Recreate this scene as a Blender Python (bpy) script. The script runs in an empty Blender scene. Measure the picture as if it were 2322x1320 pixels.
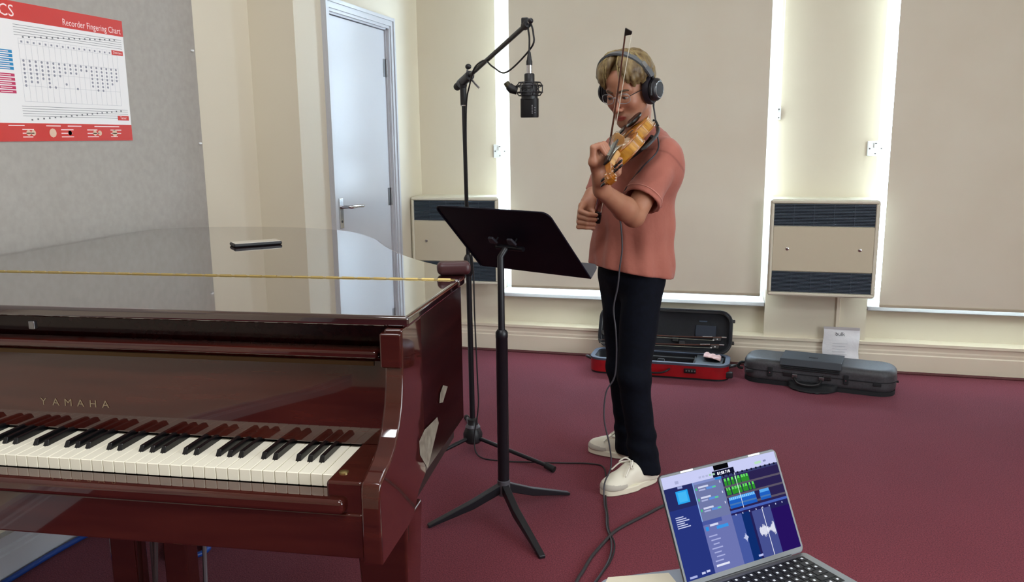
import bpy, math, random
import numpy as np
from mathutils import Vector, Matrix

random.seed(7); np.random.seed(7)
PI = math.pi
scene = bpy.context.scene
COL = scene.collection

# ------------------------------------------------------------------ camera
CAM_H = 1.34
F_PX, PITCH, YAW, ROLL = 1873.0, math.radians(10.534), math.radians(-15.069), math.radians(-0.656)
_fw = Vector((math.sin(YAW) * math.cos(PITCH), math.cos(YAW) * math.cos(PITCH), -math.sin(PITCH)))
_r0 = Vector((math.cos(YAW), -math.sin(YAW), 0)); _u0 = _r0.cross(_fw)
_r = math.cos(ROLL) * _r0 + math.sin(ROLL) * _u0
_u = -math.sin(ROLL) * _r0 + math.cos(ROLL) * _u0
cd = bpy.data.cameras.new('camera'); cam = bpy.data.objects.new('camera', cd); COL.objects.link(cam)
cd.sensor_fit = 'HORIZONTAL'; cd.sensor_width = 36.0; cd.lens = F_PX * 36.0 / 2322.0; cd.clip_start = 0.02
M = Matrix.Identity(4)
for i in range(3):
    M[i][0], M[i][1], M[i][2] = _r[i], _u[i], -_fw[i]
M[2][3] = CAM_H
cam.matrix_world = M
scene.camera = cam

# ------------------------------------------------------------------ world, daylight, exposure
w = bpy.data.worlds.new('world'); scene.world = w; w.use_nodes = True
bg = w.node_tree.nodes['Background']; bg.inputs[0].default_value = (0.78, 0.89, 1.0, 1); bg.inputs[1].default_value = 1.3
vs = scene.view_settings
vs.view_transform = 'Standard'; vs.look = 'None'; vs.exposure = 0.24; vs.gamma = 1.0; vs.use_curve_mapping = False

def area(name, loc, rot, sx, sy, power, col=(1, 1, 1), spread=PI):
    l = bpy.data.lights.new(name, 'AREA'); l.shape = 'RECTANGLE'; l.size = sx; l.size_y = sy; l.energy = power; l.color = col; l.spread = spread
    o = bpy.data.objects.new(name, l); o.location = loc; o.rotation_euler = rot; COL.objects.link(o); return o
# daylight outside the two blind-covered windows; side light through an added right-hand window
area('daylight_middle_bay', (-0.62, 5.42, 1.55), (-PI / 2, 0, 0), 1.6, 2.3, 150, (0.62, 0.82, 1.0))
area('daylight_right_bay', (1.60, 5.42, 1.55), (-PI / 2, 0, 0), 1.6, 2.3, 150, (0.62, 0.82, 1.0))
area('added_side_light', (3.42, 0.7, 1.6), (0, PI / 2, 0), 1.9, 3.2, 105, (0.90, 0.97, 1.0))

# ------------------------------------------------------------------ materials
def lin(c):
    if isinstance(c, str):
        c = c.lstrip('#'); c = tuple(int(c[i:i + 2], 16) / 255 for i in (0, 2, 4))
    return tuple(x / 12.92 if x <= 0.04045 else ((x + 0.055) / 1.055) ** 2.4 for x in c)
MATS = {}
def mat(name, col, rough=0.5, metal=0.0, coat=0.0, ior=1.5, emit=0.0, noise=None, bump=None, spec=0.5, sheen=0.0, stretch=None, alpha=None, trans=0.0, sss=0.0, coat_rough=0.03):
    """noise=(scale, second colour, detail); bump=(scale, strength, distance)"""
    if name in MATS: return MATS[name]
    m = bpy.data.materials.new(name); m.use_nodes = True; nt = m.node_tree; N = nt.nodes; L = nt.links
    b = N['Principled BSDF']; c = (*lin(col), 1)
    b.inputs['Base Color'].default_value = c; b.inputs['Roughness'].default_value = rough
    b.inputs['Metallic'].default_value = metal; b.inputs['IOR'].default_value = ior
    b.inputs['Coat Weight'].default_value = coat; b.inputs['Coat Roughness'].default_value = coat_rough
    b.inputs['Specular IOR Level'].default_value = spec
    b.inputs['Sheen Weight'].default_value = sheen
    b.inputs['Transmission Weight'].default_value = trans
    if sss: b.inputs['Subsurface Weight'].default_value = sss; b.inputs['Subsurface Radius'].default_value = (0.012, 0.004, 0.002)
    if alpha is not None: b.inputs['Alpha'].default_value = alpha
    if emit: b.inputs['Emission Color'].default_value = c; b.inputs['Emission Strength'].default_value = emit
    if noise or bump:
        tc = N.new('ShaderNodeTexCoord'); src = tc.outputs['Object']
        if stretch:
            mp = N.new('ShaderNodeMapping'); mp.inputs['Scale'].default_value = stretch; L.new(src, mp.inputs[0]); src = mp.outputs[0]
    if noise:
        n = N.new('ShaderNodeTexNoise'); n.inputs['Scale'].default_value = noise[0]; n.inputs['Detail'].default_value = noise[2] if len(noise) > 2 else 3
        L.new(src, n.inputs['Vector'])
        r = N.new('ShaderNodeMapRange'); r.inputs[1].default_value = 0.32; r.inputs[2].default_value = 0.68; L.new(n.outputs[0], r.inputs[0])
        mx = N.new('ShaderNodeMix'); mx.data_type = 'RGBA'; mx.inputs[6].default_value = c; mx.inputs[7].default_value = (*lin(noise[1]), 1)
        L.new(r.outputs[0], mx.inputs[0]); L.new(mx.outputs[2], b.inputs['Base Color'])
        if emit: L.new(mx.outputs[2], b.inputs['Emission Color'])
    if bump:
        n2 = N.new('ShaderNodeTexNoise'); n2.inputs['Scale'].default_value = bump[0]; n2.inputs['Detail'].default_value = 4; L.new(src, n2.inputs['Vector'])
        bp = N.new('ShaderNodeBump'); bp.inputs['Strength'].default_value = bump[1]; bp.inputs['Distance'].default_value = bump[2]
        L.new(n2.outputs[0], bp.inputs['Height']); L.new(bp.outputs[0], b.inputs['Normal'])
    MATS[name] = m; return m

# ------------------------------------------------------------------ mesh collecting
class MB:
    def __init__(s): s.v = []; s.f = []; s.mi = []; s.cur = 0
    def add(s, vs, fs):
        o = len(s.v); s.v.extend([tuple(p) for p in vs])
        for f in fs: s.f.append(tuple(i + o for i in f)); s.mi.append(s.cur)
        return s
    def box(s, x0, x1, y0, y1, z0, z1, M=None):
        v = [Vector((x, y, z)) for x in (x0, x1) for y in (y0, y1) for z in (z0, z1)]
        if M is not None: v = [M @ p for p in v]
        return s.add(v, [(0, 1, 3, 2), (4, 6, 7, 5), (0, 4, 5, 1), (2, 3, 7, 6), (0, 2, 6, 4), (1, 5, 7, 3)])
    def quad(s, a, b, c, d): return s.add([a, b, c, d], [(0, 1, 2, 3)])
    def prism(s, poly, z0, z1, M=None, axis='z'):
        n = len(poly)
        def P(p, h): return {'z': (p[0], p[1], h), 'x': (h, p[0], p[1]), 'y': (p[0], h, p[1])}[axis]
        v = [Vector(P(p, z0)) for p in poly] + [Vector(P(p, z1)) for p in poly]
        if M is not None: v = [M @ p for p in v]
        fs = [tuple(range(n - 1, -1, -1)), tuple(range(n, 2 * n))] + [(i, (i + 1) % n, n + (i + 1) % n, n + i) for i in range(n)]
        return s.add(v, fs)
    def tube(s, pts, r, seg=8, caps=True, closed=False):
        pts = [Vector(p) for p in pts]; n = len(pts)
        rr = r if isinstance(r, (list, tuple)) else [r] * n
        up = None; V = []
        for i, p in enumerate(pts):
            a = pts[(i - 1) % n] if (closed or i > 0) else pts[0]; b = pts[(i + 1) % n] if (closed or i < n - 1) else pts[-1]
            t = (b - a); t = t.normalized() if t.length > 1e-9 else Vector((0, 0, 1))
            if up is None:
                up = Vector((0, 0, 1)) if abs(t.z) < 0.9 else Vector((1, 0, 0))
            x = t.cross(up)
            if x.length < 1e-6: x = t.orthogonal()
            x.normalize(); y = t.cross(x).normalized(); up = -y if False else up - t * up.dot(t)
            if up.length < 1e-5: up = y
            up = up.normalized()
            for k in range(seg):
                an = 2 * PI * k / seg; V.append(p + rr[i] * (math.cos(an) * x + math.sin(an) * y))
        fs = []
        m = n if closed else n - 1
        for i in range(m):
            j = (i + 1) % n
            for k in range(seg):
                k2 = (k + 1) % seg; fs.append((i * seg + k, i * seg + k2, j * seg + k2, j * seg + k))
        if caps and not closed:
            fs.append(tuple(range(seg))); fs.append(tuple(range((n - 1) * seg + seg - 1, (n - 1) * seg - 1, -1)))
        return s.add(V, fs)
    def lathe(s, prof, seg=20, M=None):
        """prof: list of (radius, height) around local z"""
        V = []; n = len(prof)
        for r, z in prof:
            for k in range(seg):
                an = 2 * PI * k / seg; V.append(Vector((r * math.cos(an), r * math.sin(an), z)))
        if M is not None: V = [M @ p for p in V]
        fs = [(i * seg + k, i * seg + (k + 1) % seg, (i + 1) * seg + (k + 1) % seg, (i + 1) * seg + k) for i in range(n - 1) for k in range(seg)]
        fs.append(tuple(range(seg - 1, -1, -1))); fs.append(tuple((n - 1) * seg + k for k in range(seg)))
        return s.add(V, fs)
    def sphere(s, c, r, seg=14, M=None):
        rx, ry, rz = r if isinstance(r, (tuple, list)) else (r, r, r); rings = seg // 2
        V = []
        for i in range(rings + 1):
            th = PI * i / rings
            for k in range(seg):
                ph = 2 * PI * k / seg
                p = Vector((rx * math.sin(th) * math.cos(ph), ry * math.sin(th) * math.sin(ph), rz * math.cos(th)))
                if M is not None: p = M @ p
                V.append(Vector(c) + p)
        fs = [(i * seg + k, (i + 1) * seg + k, (i + 1) * seg + (k + 1) % seg, i * seg + (k + 1) % seg) for i in range(rings) for k in range(seg)]
        return s.add(V, fs)
    def mesh(s, name):
        me = bpy.data.meshes.new(name); me.from_pydata([tuple(p) for p in s.v], [], s.f); me.validate(); me.update(); return me
    def build(s, name, m, parent=None, smooth=False, bevel=0, bseg=2, **tg):
        me = s.mesh(name)
        ms = m if isinstance(m, (list, tuple)) else [m]
        for q in ms: me.materials.append(q)
        if len(ms) > 1 and len(me.polygons) == len(s.mi): me.polygons.foreach_set('material_index', s.mi)
        return link(name, me, parent, smooth, bevel, bseg, **tg)

def link(name, me, parent=None, smooth=False, bevel=0, bseg=2, **tg):
    if smooth:
        me.polygons.foreach_set('use_smooth', [True] * len(me.polygons))
        if smooth != 'all':
            try: me.set_sharp_from_angle(angle=math.radians(40))
            except Exception: pass
    o = bpy.data.objects.new(name, me); COL.objects.link(o)
    if parent is not None: o.parent = parent
    if bevel:
        md = o.modifiers.new('bevel', 'BEVEL'); md.width = bevel; md.segments = bseg; md.limit_method = 'ANGLE'; md.angle_limit = math.radians(35)
        if not smooth: me.polygons.foreach_set('use_smooth', [True] * len(me.polygons)); md.harden_normals = True
    for k, v in tg.items(): o[k] = v
    return o
def thing(name, label, category, loc=(0, 0, 0), rot=0, group=None, matrix=None):
    o = bpy.data.objects.new(name, None); COL.objects.link(o); o.empty_display_size = 0.05
    if matrix is not None: o.matrix_world = matrix
    else: o.location = loc; o.rotation_euler = (0, 0, rot)
    o['label'] = label; o['category'] = category
    if group: o['group'] = group
    return o
def tag(o, label, category, group=None):
    o['label'] = label; o['category'] = category
    if group: o['group'] = group
    return o
def dup(root, loc, rot=None, label=None):
    r = root.copy(); COL.objects.link(r); r.location = loc
    if rot is not None: r.rotation_euler = rot
    if label: r['label'] = label
    for ch in root.children:
        c = ch.copy(); COL.objects.link(c); c.parent = r
        for g in ch.children:
            d = g.copy(); COL.objects.link(d); d.parent = c
    return r
def struct(o): o['kind'] = 'structure'; return o
def rot_to(zdir, origin=(0, 0, 0), xhint=(1, 0, 0)):
    z = Vector(zdir).normalized(); x = Vector(xhint); x = x - z * x.dot(z)
    if x.length < 1e-5: x = z.orthogonal()
    x.normalize(); y = z.cross(x)
    m = Matrix.Identity(4)
    for i in range(3): m[i][0], m[i][1], m[i][2], m[i][3] = x[i], y[i], z[i], origin[i]
    return m
def smooth_path(pts, n=8):
    """Catmull-Rom through the points"""
    P = [Vector(p) for p in pts]; P = [2 * P[0] - P[1]] + P + [2 * P[-1] - P[-2]]; out = []
    for i in range(1, len(P) - 2):
        a, b, c, d = P[i - 1:i + 3]
        for k in range(n):
            t = k / n
            out.append(0.5 * ((2 * b) + (c - a) * t + (2 * a - 5 * b + 4 * c - d) * t * t + (3 * b - a - 3 * c + d) * t ** 3))
    out.append(P[-2]); return out
def text_mesh(txt, size, extrude=0.0, align='LEFT'):
    cu = bpy.data.curves.new('t', 'FONT'); cu.body = txt; cu.size = size; cu.extrude = extrude; cu.align_x = align; cu.resolution_u = 2
    o = bpy.data.objects.new('t', cu); COL.objects.link(o)
    dg = bpy.context.evaluated_depsgraph_get(); me = bpy.data.meshes.new_from_object(o.evaluated_get(dg))
    bpy.data.objects.remove(o); bpy.data.curves.remove(cu); return me
def text_obj(name, txt, size, m, M, parent, align='LEFT', sx=1.0):
    me = text_mesh(txt, size, 0.0, align); me.materials.clear(); me.materials.append(m)
    me.transform(M @ Matrix.Diagonal((sx, 1, 1, 1)))
    return link(name, me, parent)

# ------------------------------------------------------------------ smooth-union volumes turned into one surface
class Field:
    def __init__(s, lo, hi, h):
        s.lo = np.array(lo, float); s.h = h; s.n = np.ceil((np.array(hi) - s.lo) / h).astype(int) + 1
        s.F = np.full(tuple(s.n), 0.06, np.float32)
        s.ax = [s.lo[i] + h * np.arange(s.n[i]) for i in range(3)]
    def _sub(s, lo, hi):
        i0 = np.clip(np.floor((np.array(lo) - s.lo) / s.h).astype(int), 0, s.n); i1 = np.clip(np.ceil((np.array(hi) - s.lo) / s.h).astype(int) + 1, 0, s.n)
        sl = tuple(slice(a, b) for a, b in zip(i0, i1))
        X = s.ax[0][sl[0]][:, None, None]; Y = s.ax[1][sl[1]][None, :, None]; Z = s.ax[2][sl[2]][None, None, :]
        return sl, X, Y, Z
    def _mix(s, sl, d, k, op):
        A = s.F[sl]
        if A.size == 0: return
        if op == 'add':
            if k > 0: h = np.maximum(k - np.abs(A - d), 0) / k; s.F[sl] = np.minimum(A, d) - h * h * k * 0.25
            else: s.F[sl] = np.minimum(A, d)
        else:
            d = -d
            if k > 0: h = np.maximum(k - np.abs(A - d), 0) / k; s.F[sl] = np.maximum(A, d) + h * h * k * 0.25
            else: s.F[sl] = np.maximum(A, d)
    def cap(s, a, b, ra, rb=None, k=0.0, op='add'):
        rb = ra if rb is None else rb; a = np.array(a, float); b = np.array(b, float); m = max(ra, rb) + k + 2 * s.h + 0.004
        sl, X, Y, Z = s._sub(np.minimum(a, b) - m, np.maximum(a, b) + m)
        d = b - a; L = max(d @ d, 1e-12); t = np.clip(((X - a[0]) * d[0] + (Y - a[1]) * d[1] + (Z - a[2]) * d[2]) / L, 0, 1)
        q = np.sqrt((X - a[0] - t * d[0]) ** 2 + (Y - a[1] - t * d[1]) ** 2 + (Z - a[2] - t * d[2]) ** 2) - (ra + (rb - ra) * t)
        s._mix(sl, q, k, op); return s
    def chain(s, pts, rs, k=0.0):
        for i in range(len(pts) - 1): s.cap(pts[i], pts[i + 1], rs[i], rs[i + 1], k)
        return s
    def ell(s, c, r, k=0.0, op='add', R=None):
        c = np.array(c, float); r = np.array(r, float); R = np.eye(3) if R is None else np.array(R); m = r.max() + k + 2 * s.h + 0.004
        sl, X, Y, Z = s._sub(c - m, c + m); dx, dy, dz = X - c[0], Y - c[1], Z - c[2]
        u = [dx * R[0, i] + dy * R[1, i] + dz * R[2, i] for i in range(3)]
        k0 = np.sqrt(sum((u[i] / r[i]) ** 2 for i in range(3))); k1 = np.sqrt(sum((u[i] / r[i] ** 2) ** 2 for i in range(3))) + 1e-9
        s._mix(sl, k0 * (k0 - 1) / k1, k, op); return s
    def fn(s, f, lo, hi, k=0.0, op='add'):
        sl, X, Y, Z = s._sub(lo, hi); s._mix(sl, np.broadcast_to(f(X, Y, Z), s.F[sl].shape), k, op); return s
    def cut(s, p, n, k=0.0):
        """remove everything on the +n side of the plane"""
        p = np.array(p, float); n = np.array(n, float); n = n / np.linalg.norm(n)
        sl, X, Y, Z = s._sub(s.lo, s.lo + s.h * s.n)
        s._mix(sl, -((X - p[0]) * n[0] + (Y - p[1]) * n[1] + (Z - p[2]) * n[2]), k, 'sub'); return s
    def surface(s):
        F = s.F; F[0], F[-1] = .05, .05; F[:, 0], F[:, -1] = .05, .05; F[:, :, 0], F[:, :, -1] = .05, .05
        S = F < 0
        c = [S[i:S.shape[0] - 1 + i, j:S.shape[1] - 1 + j, k:S.shape[2] - 1 + k] for i in (0, 1) for j in (0, 1) for k in (0, 1)]
        anyc = c[0].copy(); allc = c[0].copy()
        for q in c[1:]: anyc |= q; allc &= q
        cells = np.argwhere(anyc & ~allc); idx = -np.ones(anyc.shape, np.int64); idx[tuple(cells.T)] = np.arange(len(cells))
        off = np.array([(i, j, k) for i in (0, 1) for j in (0, 1) for k in (0, 1)])
        vals = np.stack([F[tuple((cells + o).T)] for o in off], 1)
        pos = np.zeros((len(cells), 3)); cnt = np.zeros(len(cells))
        for i in range(8):
            for j in range(i + 1, 8):
                if np.abs(off[i] - off[j]).sum() != 1: continue
                cr = (vals[:, i] < 0) != (vals[:, j] < 0); t = vals[:, i] / (vals[:, i] - vals[:, j] + 1e-12)
                pos += np.where(cr[:, None], off[i] + t[:, None] * (off[j] - off[i]), 0); cnt += cr
        V = s.lo + s.h * (cells + pos / cnt[:, None]); Q = []
        for ax in range(3):
            sl0 = [slice(None)] * 3; sl1 = [slice(None)] * 3; sl0[ax] = slice(0, -1); sl1[ax] = slice(1, None)
            A = S[tuple(sl0)]; B = S[tuple(sl1)]; e = np.argwhere(A != B); flip = A[tuple(e.T)]
            b, c_ = [(1, 2), (2, 0), (0, 1)][ax]
            db = np.zeros(3, int); db[b] = 1; dc = np.zeros(3, int); dc[c_] = 1
            q = np.stack([idx[tuple((e - db - dc).T)], idx[tuple((e - dc).T)], idx[tuple(e.T)], idx[tuple((e - db).T)]], 1)
            q[~flip] = q[~flip][:, ::-1]; Q.append(q)
        Q = np.concatenate(Q); return V, Q[(Q >= 0).all(1)]
def np_mesh(name, V, Q):
    me = bpy.data.meshes.new(name); me.vertices.add(len(V)); me.vertices.foreach_set('co', np.asarray(V, np.float32).ravel())
    n = len(Q); me.loops.add(4 * n); me.loops.foreach_set('vertex_index', Q.astype(np.int32).ravel())
    me.polygons.add(n); me.polygons.foreach_set('loop_start', np.arange(0, 4 * n, 4, dtype=np.int32))
    try: me.polygons.foreach_set('loop_total', np.full(n, 4, np.int32))
    except Exception: pass
    me.update(calc_edges=True); me.validate()
    me.polygons.foreach_set('use_smooth', [True] * len(me.polygons)); return me
def relax(V, Q, it=2, lam=0.5):
    n = len(V)
    for _ in range(it):
        S = np.zeros_like(V); c = np.zeros(n)
        for a, b in ((0, 1), (1, 2), (2, 3), (3, 0)):
            np.add.at(S, Q[:, a], V[Q[:, b]]); np.add.at(S, Q[:, b], V[Q[:, a]]); np.add.at(c, Q[:, a], 1); np.add.at(c, Q[:, b], 1)
        V = V + lam * (S / np.maximum(c, 1)[:, None] - V)
    return V

# ================================================================== THE ROOM
WALL = mat('cream_wall_paint', '#ded5c1', 0.7, noise=(1.3, '#d9cfba'), bump=(60, 0.06, 0.002))
TRIMM = mat('cream_gloss_trim', '#ebe1cc', 0.35, noise=(2.0, '#e6dac4'))
WHITE = mat('white_gloss_paint', '#c4c5c9', 0.3, noise=(2.0, '#bfc0c5'))
PLASTIC = mat('white_plastic', '#eceff0', 0.35)
CEIL = mat('white_ceiling', '#f0ece2', 0.8)
GLASS = mat('window_glass', '#ffffff', 0.0, trans=1.0, ior=1.01, spec=0.2)
CHROME = mat('brushed_chrome', '#c9c9cc', 0.22, 1.0)
STEEL = mat('dull_steel', '#8a8a8c', 0.35, 1.0)
BLACKM = mat('black_powder_coat', '#15151b', 0.38, bump=(400, 0.08, 0.001))
BLACKP = mat('black_plastic', '#17171a', 0.45)
RUBBER = mat('black_rubber', '#101012', 0.7)

XP, XD, YP, YSK, YSTEP = -2.16, -1.93, 4.98, 4.955, 3.47   # pinboard wall, door wall, pier face, skirting face, step between the walls
XR, YF, ZC = 3.0, -3.6, 3.0
BAYS = [(-1.43, 0.198), (0.755, 2.38)]
RECESS, YWIN = 5.055, 5.20

# carpet
cm = bpy.data.materials.new('maroon_carpet'); cm.use_nodes = True; N = cm.node_tree.nodes; L = cm.node_tree.links; b = N['Principled BSDF']
tc = N.new('ShaderNodeTexCoord')
n1 = N.new('ShaderNodeTexNoise'); n1.inputs['Scale'].default_value = 230; n1.inputs['Detail'].default_value = 7; L.new(tc.outputs['Object'], n1.inputs[0])
n2 = N.new('ShaderNodeTexNoise'); n2.inputs['Scale'].default_value = 2.2; n2.inputs['Detail'].default_value = 4; L.new(tc.outputs['Object'], n2.inputs[0])
cr = N.new('ShaderNodeValToRGB'); cr.color_ramp.elements[0].position = 0.30; cr.color_ramp.elements[0].color = (*lin('#551e25'), 1); cr.color_ramp.elements[1].position = 0.72; cr.color_ramp.elements[1].color = (*lin('#8c3f47'), 1)
L.new(n1.outputs[0], cr.inputs[0])
mx = N.new('ShaderNodeMix'); mx.data_type = 'RGBA'; mx.blend_type = 'MULTIPLY'; mx.inputs[0].default_value = 0.35; L.new(cr.outputs[0], mx.inputs[6])
cr2 = N.new('ShaderNodeValToRGB'); cr2.color_ramp.elements[0].position = 0.3; cr2.color_ramp.elements[0].color = (0.72, 0.72, 0.72, 1); cr2.color_ramp.elements[1].position = 0.7; L.new(n2.outputs[0], cr2.inputs[0]); L.new(cr2.outputs[0], mx.inputs[7])
L.new(mx.outputs[2], b.inputs['Base Color']); b.inputs['Roughness'].default_value = 0.95; b.inputs['Specular IOR Level'].default_value = 0.15
b.inputs['Sheen Weight'].default_value = 0.12; b.inputs['Sheen Roughness'].default_value = 0.45; b.inputs['Sheen Tint'].default_value = (0.75, 0.7, 1.0, 1)  # bluish sheen tint stands in for daylight spilling under the blinds
bp = N.new('ShaderNodeBump'); bp.inputs['Strength'].default_value = 0.5; bp.inputs['Distance'].default_value = 0.003; L.new(n1.outputs[0], bp.inputs['Height']); L.new(bp.outputs[0], b.inputs['Normal'])
CARPET = cm
struct(MB().box(XP - .2, XR + .2, YF - .2, 5.3, -0.1, 0).build('floor', CARPET))
struct(MB().box(XP - .2, XR + .2, YF - .2, 5.3, ZC, ZC + .1).build('ceiling', CEIL))

# back wall: piers, wall under each window (set back), head above
m = MB()
for x0, x1 in ((XD - .25, BAYS[0][0]), (BAYS[0][1], BAYS[1][0]), (BAYS[1][1], XR + .2)): m.box(x0, x1, YP, 5.3, 0, ZC)
for x0, x1 in BAYS: m.box(x0, x1, RECESS, 5.3, 0, .345); m.box(x0, x1, YP + .02, 5.3, 2.72, ZC)
struct(m.build('wall_back', WALL))
# left wall: long stretch with the noticeboard, step, stretch with the door
DY0, DY1, DZ = 3.805, 4.50, 1.94
m = MB()
m.box(XP - .2, XP, YF - .2, YSTEP + .02, 0, ZC)
struct(m.build('wall_left', WALL)); m = MB()
m.box(XP - .2, XD, YSTEP, DY0 - .03, 0, ZC); m.box(XP - .2, XD, DY1 + .03, 5.3, 0, ZC); m.box(XP - .2, XD, DY0 - .03, DY1 + .03, DZ + .03, ZC)
m.box(XP - .22, XP - .1, DY0 - .05, DY1 + .05, 0, DZ + .05)
struct(m.build('wall_left_door', WALL))
# right wall with a window opening added for side light, wall behind the camera
m = MB(); m.box(XR, XR + .2, YF - .2, -1.0, 0, ZC); m.box(XR, XR + .2, 2.4, 5.3, 0, ZC); m.box(XR, XR + .2, -1.0, 2.4, 0, .6); m.box(XR, XR + .2, -1.0, 2.4, 2.6, ZC)
struct(m.build('wall_right', WALL))
struct(MB().box(XP - .2, XR + .2, YF - .2, YF, 0, ZC).build('wall_front', WALL))

# skirting along the back wall (moulded) and left walls
def skirt_poly(t=.025): return [(0, 0), (-t, 0), (-t, .098), (-t + .004, .104), (-t + .004, .118), (-t + .009, .126), (-t + .009, .150), (-t - .004, .154), (-t - .004, .170), (0, .170)]
prof = [(YP + p[0], p[1]) for p in skirt_poly()]; prof[0] = (RECESS + .01, 0); prof[-1] = (RECESS + .01, .170)
def run_x(x0, x1, prof): 
    mm = MB(); n = len(prof); v = [(x0, *p) for p in prof] + [(x1, *p) for p in prof]
    mm.add(v, [tuple(range(n)), tuple(range(2 * n - 1, n - 1, -1))] + [(i, n + i, n + (i + 1) % n, (i + 1) % n) for i in range(n)]); return mm
struct(run_x(XD, XR, prof).build('baseboard_back', TRIMM))
def run_y(y0, y1, xw, name):
    mm = MB(); pf = [(xw - p[0], p[1] * .88) for p in skirt_poly()]; n = len(pf)
    v = [(p[0], y0, p[1]) for p in pf] + [(p[0], y1, p[1]) for p in pf]
    mm.add(v, [tuple(range(n - 1, -1, -1)), tuple(range(n, 2 * n))] + [(i, (i + 1) % n, n + (i + 1) % n, n + i) for i in range(n)])
    return struct(mm.build(name, WHITE))
run_y(YF, YSTEP, XP, 'baseboard_left'); run_y(YSTEP, DY0 - .075, XD, 'baseboard_left_door_side'); run_y(DY1 + .075, YSK, XD, 'baseboard_left_corner')
EDGE = mat('maroon_carpet_binding', '#5b262b', 0.9, noise=(90, '#4a1c22'))
struct(MB().box(XD + .02, XR, YSK - .045, YSK - .001, 0, .006).build('trim_1', EDGE))

# window bays: sill, frame, panes
for i, (x0, x1) in enumerate(BAYS):
    struct(MB().box(x0 + .003, x1 - .003, YP - .004, YWIN, .345, .372).build('trim_%d' % (2 + i), WHITE, bevel=.006))
    wf = MB(); z0, z1 = .372, 2.72; fw = .05
    wf.box(x0, x0 + fw, YWIN - .02, YWIN + .05, z0 + fw, z1 - fw).box(x1 - fw, x1, YWIN - .02, YWIN + .05, z0 + fw, z1 - fw).box(x0, x1, YWIN - .02, YWIN + .05, z0, z0 + fw).box(x0, x1, YWIN - .02, YWIN + .05, z1 - fw, z1)
    xm = (x0 + x1) / 2; wf.box(xm - .02, xm + .02, YWIN - .01, YWIN + .04, z0 + fw, z1 - fw).box(x0 + fw, xm - .02, YWIN - .008, YWIN + .038, 1.9, 1.94).box(xm + .02, x1 - fw, YWIN - .008, YWIN + .038, 1.9, 1.94)
    wo = struct(wf.build('window_%d' % (i + 1), WHITE))
    for xa, xb in ((x0 + fw, xm - .02), (xm + .02, x1 - fw)):
        for za, zb in ((z0 + fw, 1.9), (1.94, z1 - fw)): MB().box(xa, xb, YWIN + .012, YWIN + .018, za, zb).build('pane', GLASS, wo)
wf = MB(); wf.box(XR + .06, XR + .12, -1.0, 2.4, .6, .66).box(XR + .06, XR + .12, -1.0, 2.4, 2.54, 2.6)
for y in (-1.0, .12, 1.26, 2.34): wf.box(XR + .06, XR + .12, y, y + .06, .66, 2.54)
struct(wf.build('window_3', WHITE))  # unseen window, added to bring in side light
struct(MB().box(XR - .03, XR + .12, -1.05, 2.45, .575, .6).build('trim_4', WHITE))

# roller blinds hanging just proud of the piers
BLINDM = mat('beige_blind_fabric', '#e6dfcd', 0.85, noise=(3.0, '#e2d9c6'), bump=(900, 0.12, 0.0005))
nt = BLINDM.node_tree; bs = nt.nodes['Principled BSDF']; tl = nt.nodes.new('ShaderNodeBsdfTranslucent'); tl.inputs[0].default_value = (*lin('#c9b48c'), 1)
ms_ = nt.nodes.new('ShaderNodeMixShader'); ms_.inputs[0].default_value = 0.03; out = [n for n in nt.nodes if n.type == 'OUTPUT_MATERIAL'][0]
nt.links.new(bs.outputs[0], ms_.inputs[1]); nt.links.new(tl.outputs[0], ms_.inputs[2]); nt.links.new(ms_.outputs[0], out.inputs[0])
BARM = mat('blind_hem_bar', '#b9ad97', 0.5)
def blind(x0, x1, zb, label):
    yb = YP - .10
    t = thing('roller_blind', label, 'blind', ((x0 + x1) / 2, yb, zb), group='roller blinds over the tall windows'); hw = (x1 - x0) / 2
    MB().box(-hw, hw, -.0008, .0008, .012, 2.75 - zb).build('fabric', BLINDM, t)
    MB().box(-hw, hw, -.005, .005, 0, .016).build('hem_bar', BARM, t, bevel=.004)
    MB().tube([(-hw, .03, 2.77 - zb), (hw, .03, 2.77 - zb)], .032, 16).build('roller', BARM, t, smooth=True)
    for s in (-1, 1): MB().box(s * hw - .004, s * hw + .004, -.01, .118, 2.72 - zb, 2.82 - zb).build('bracket', PLASTIC, t)
blind(-1.316, 0.164, .425, 'beige roller blind behind the violinist, stopping above its sill')
blind(0.803, 2.31, .387, 'beige roller blind at the right edge, reaching down to its sill')

# bead chain and its holder beside the middle blind
t = thing('blind_chain', 'thin white bead chain with wall clip beside the middle blind', 'chain', (.225, YP, 1.42))
MB().box(-.012, .012, -.016, 0, 0, .07).build('clip', PLASTIC, t, bevel=.003)
for z in (.012, .058): MB().tube([(0, -.0165, z), (0, -.019, z)], .004, 8).build('screw', STEEL, t)
MB().tube([(-.006, -.02, .03), (-.006, -.02, 1.3)], .0014, 5).tube([(.008, -.02, .03), (.008, -.02, 1.3)], .0014, 5).build('chain', PLASTIC, t)

# fused switches on the piers
def switch(x, label):
    t = thing('wall_switch', label, 'switch', (x, YP, 1.257), group='fused switches on the piers')
    MB().box(-.043, .043, -.010, 0, -.041, .041).build('plate', PLASTIC, t, bevel=.005)
    MB().box(-.009, .009, -.016, -.009, .004, .032).build('rocker', PLASTIC, t, bevel=.002)
    MB().box(-.005, .005, -.0172, -.0155, .026, .030).build('marker', BLACKP, t)
    for p in ((-.03, 0), (.03, 0), (0, -.027)): MB().tube([(p[0], -.0098, p[1]), (p[0], -.0115, p[1])], .004, 10).build('screw', STEEL, t)
switch(-1.405, 'white fused wall switch beside the door corner')
switch(.742, 'white fused wall switch on the pier above the right heater')

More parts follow.
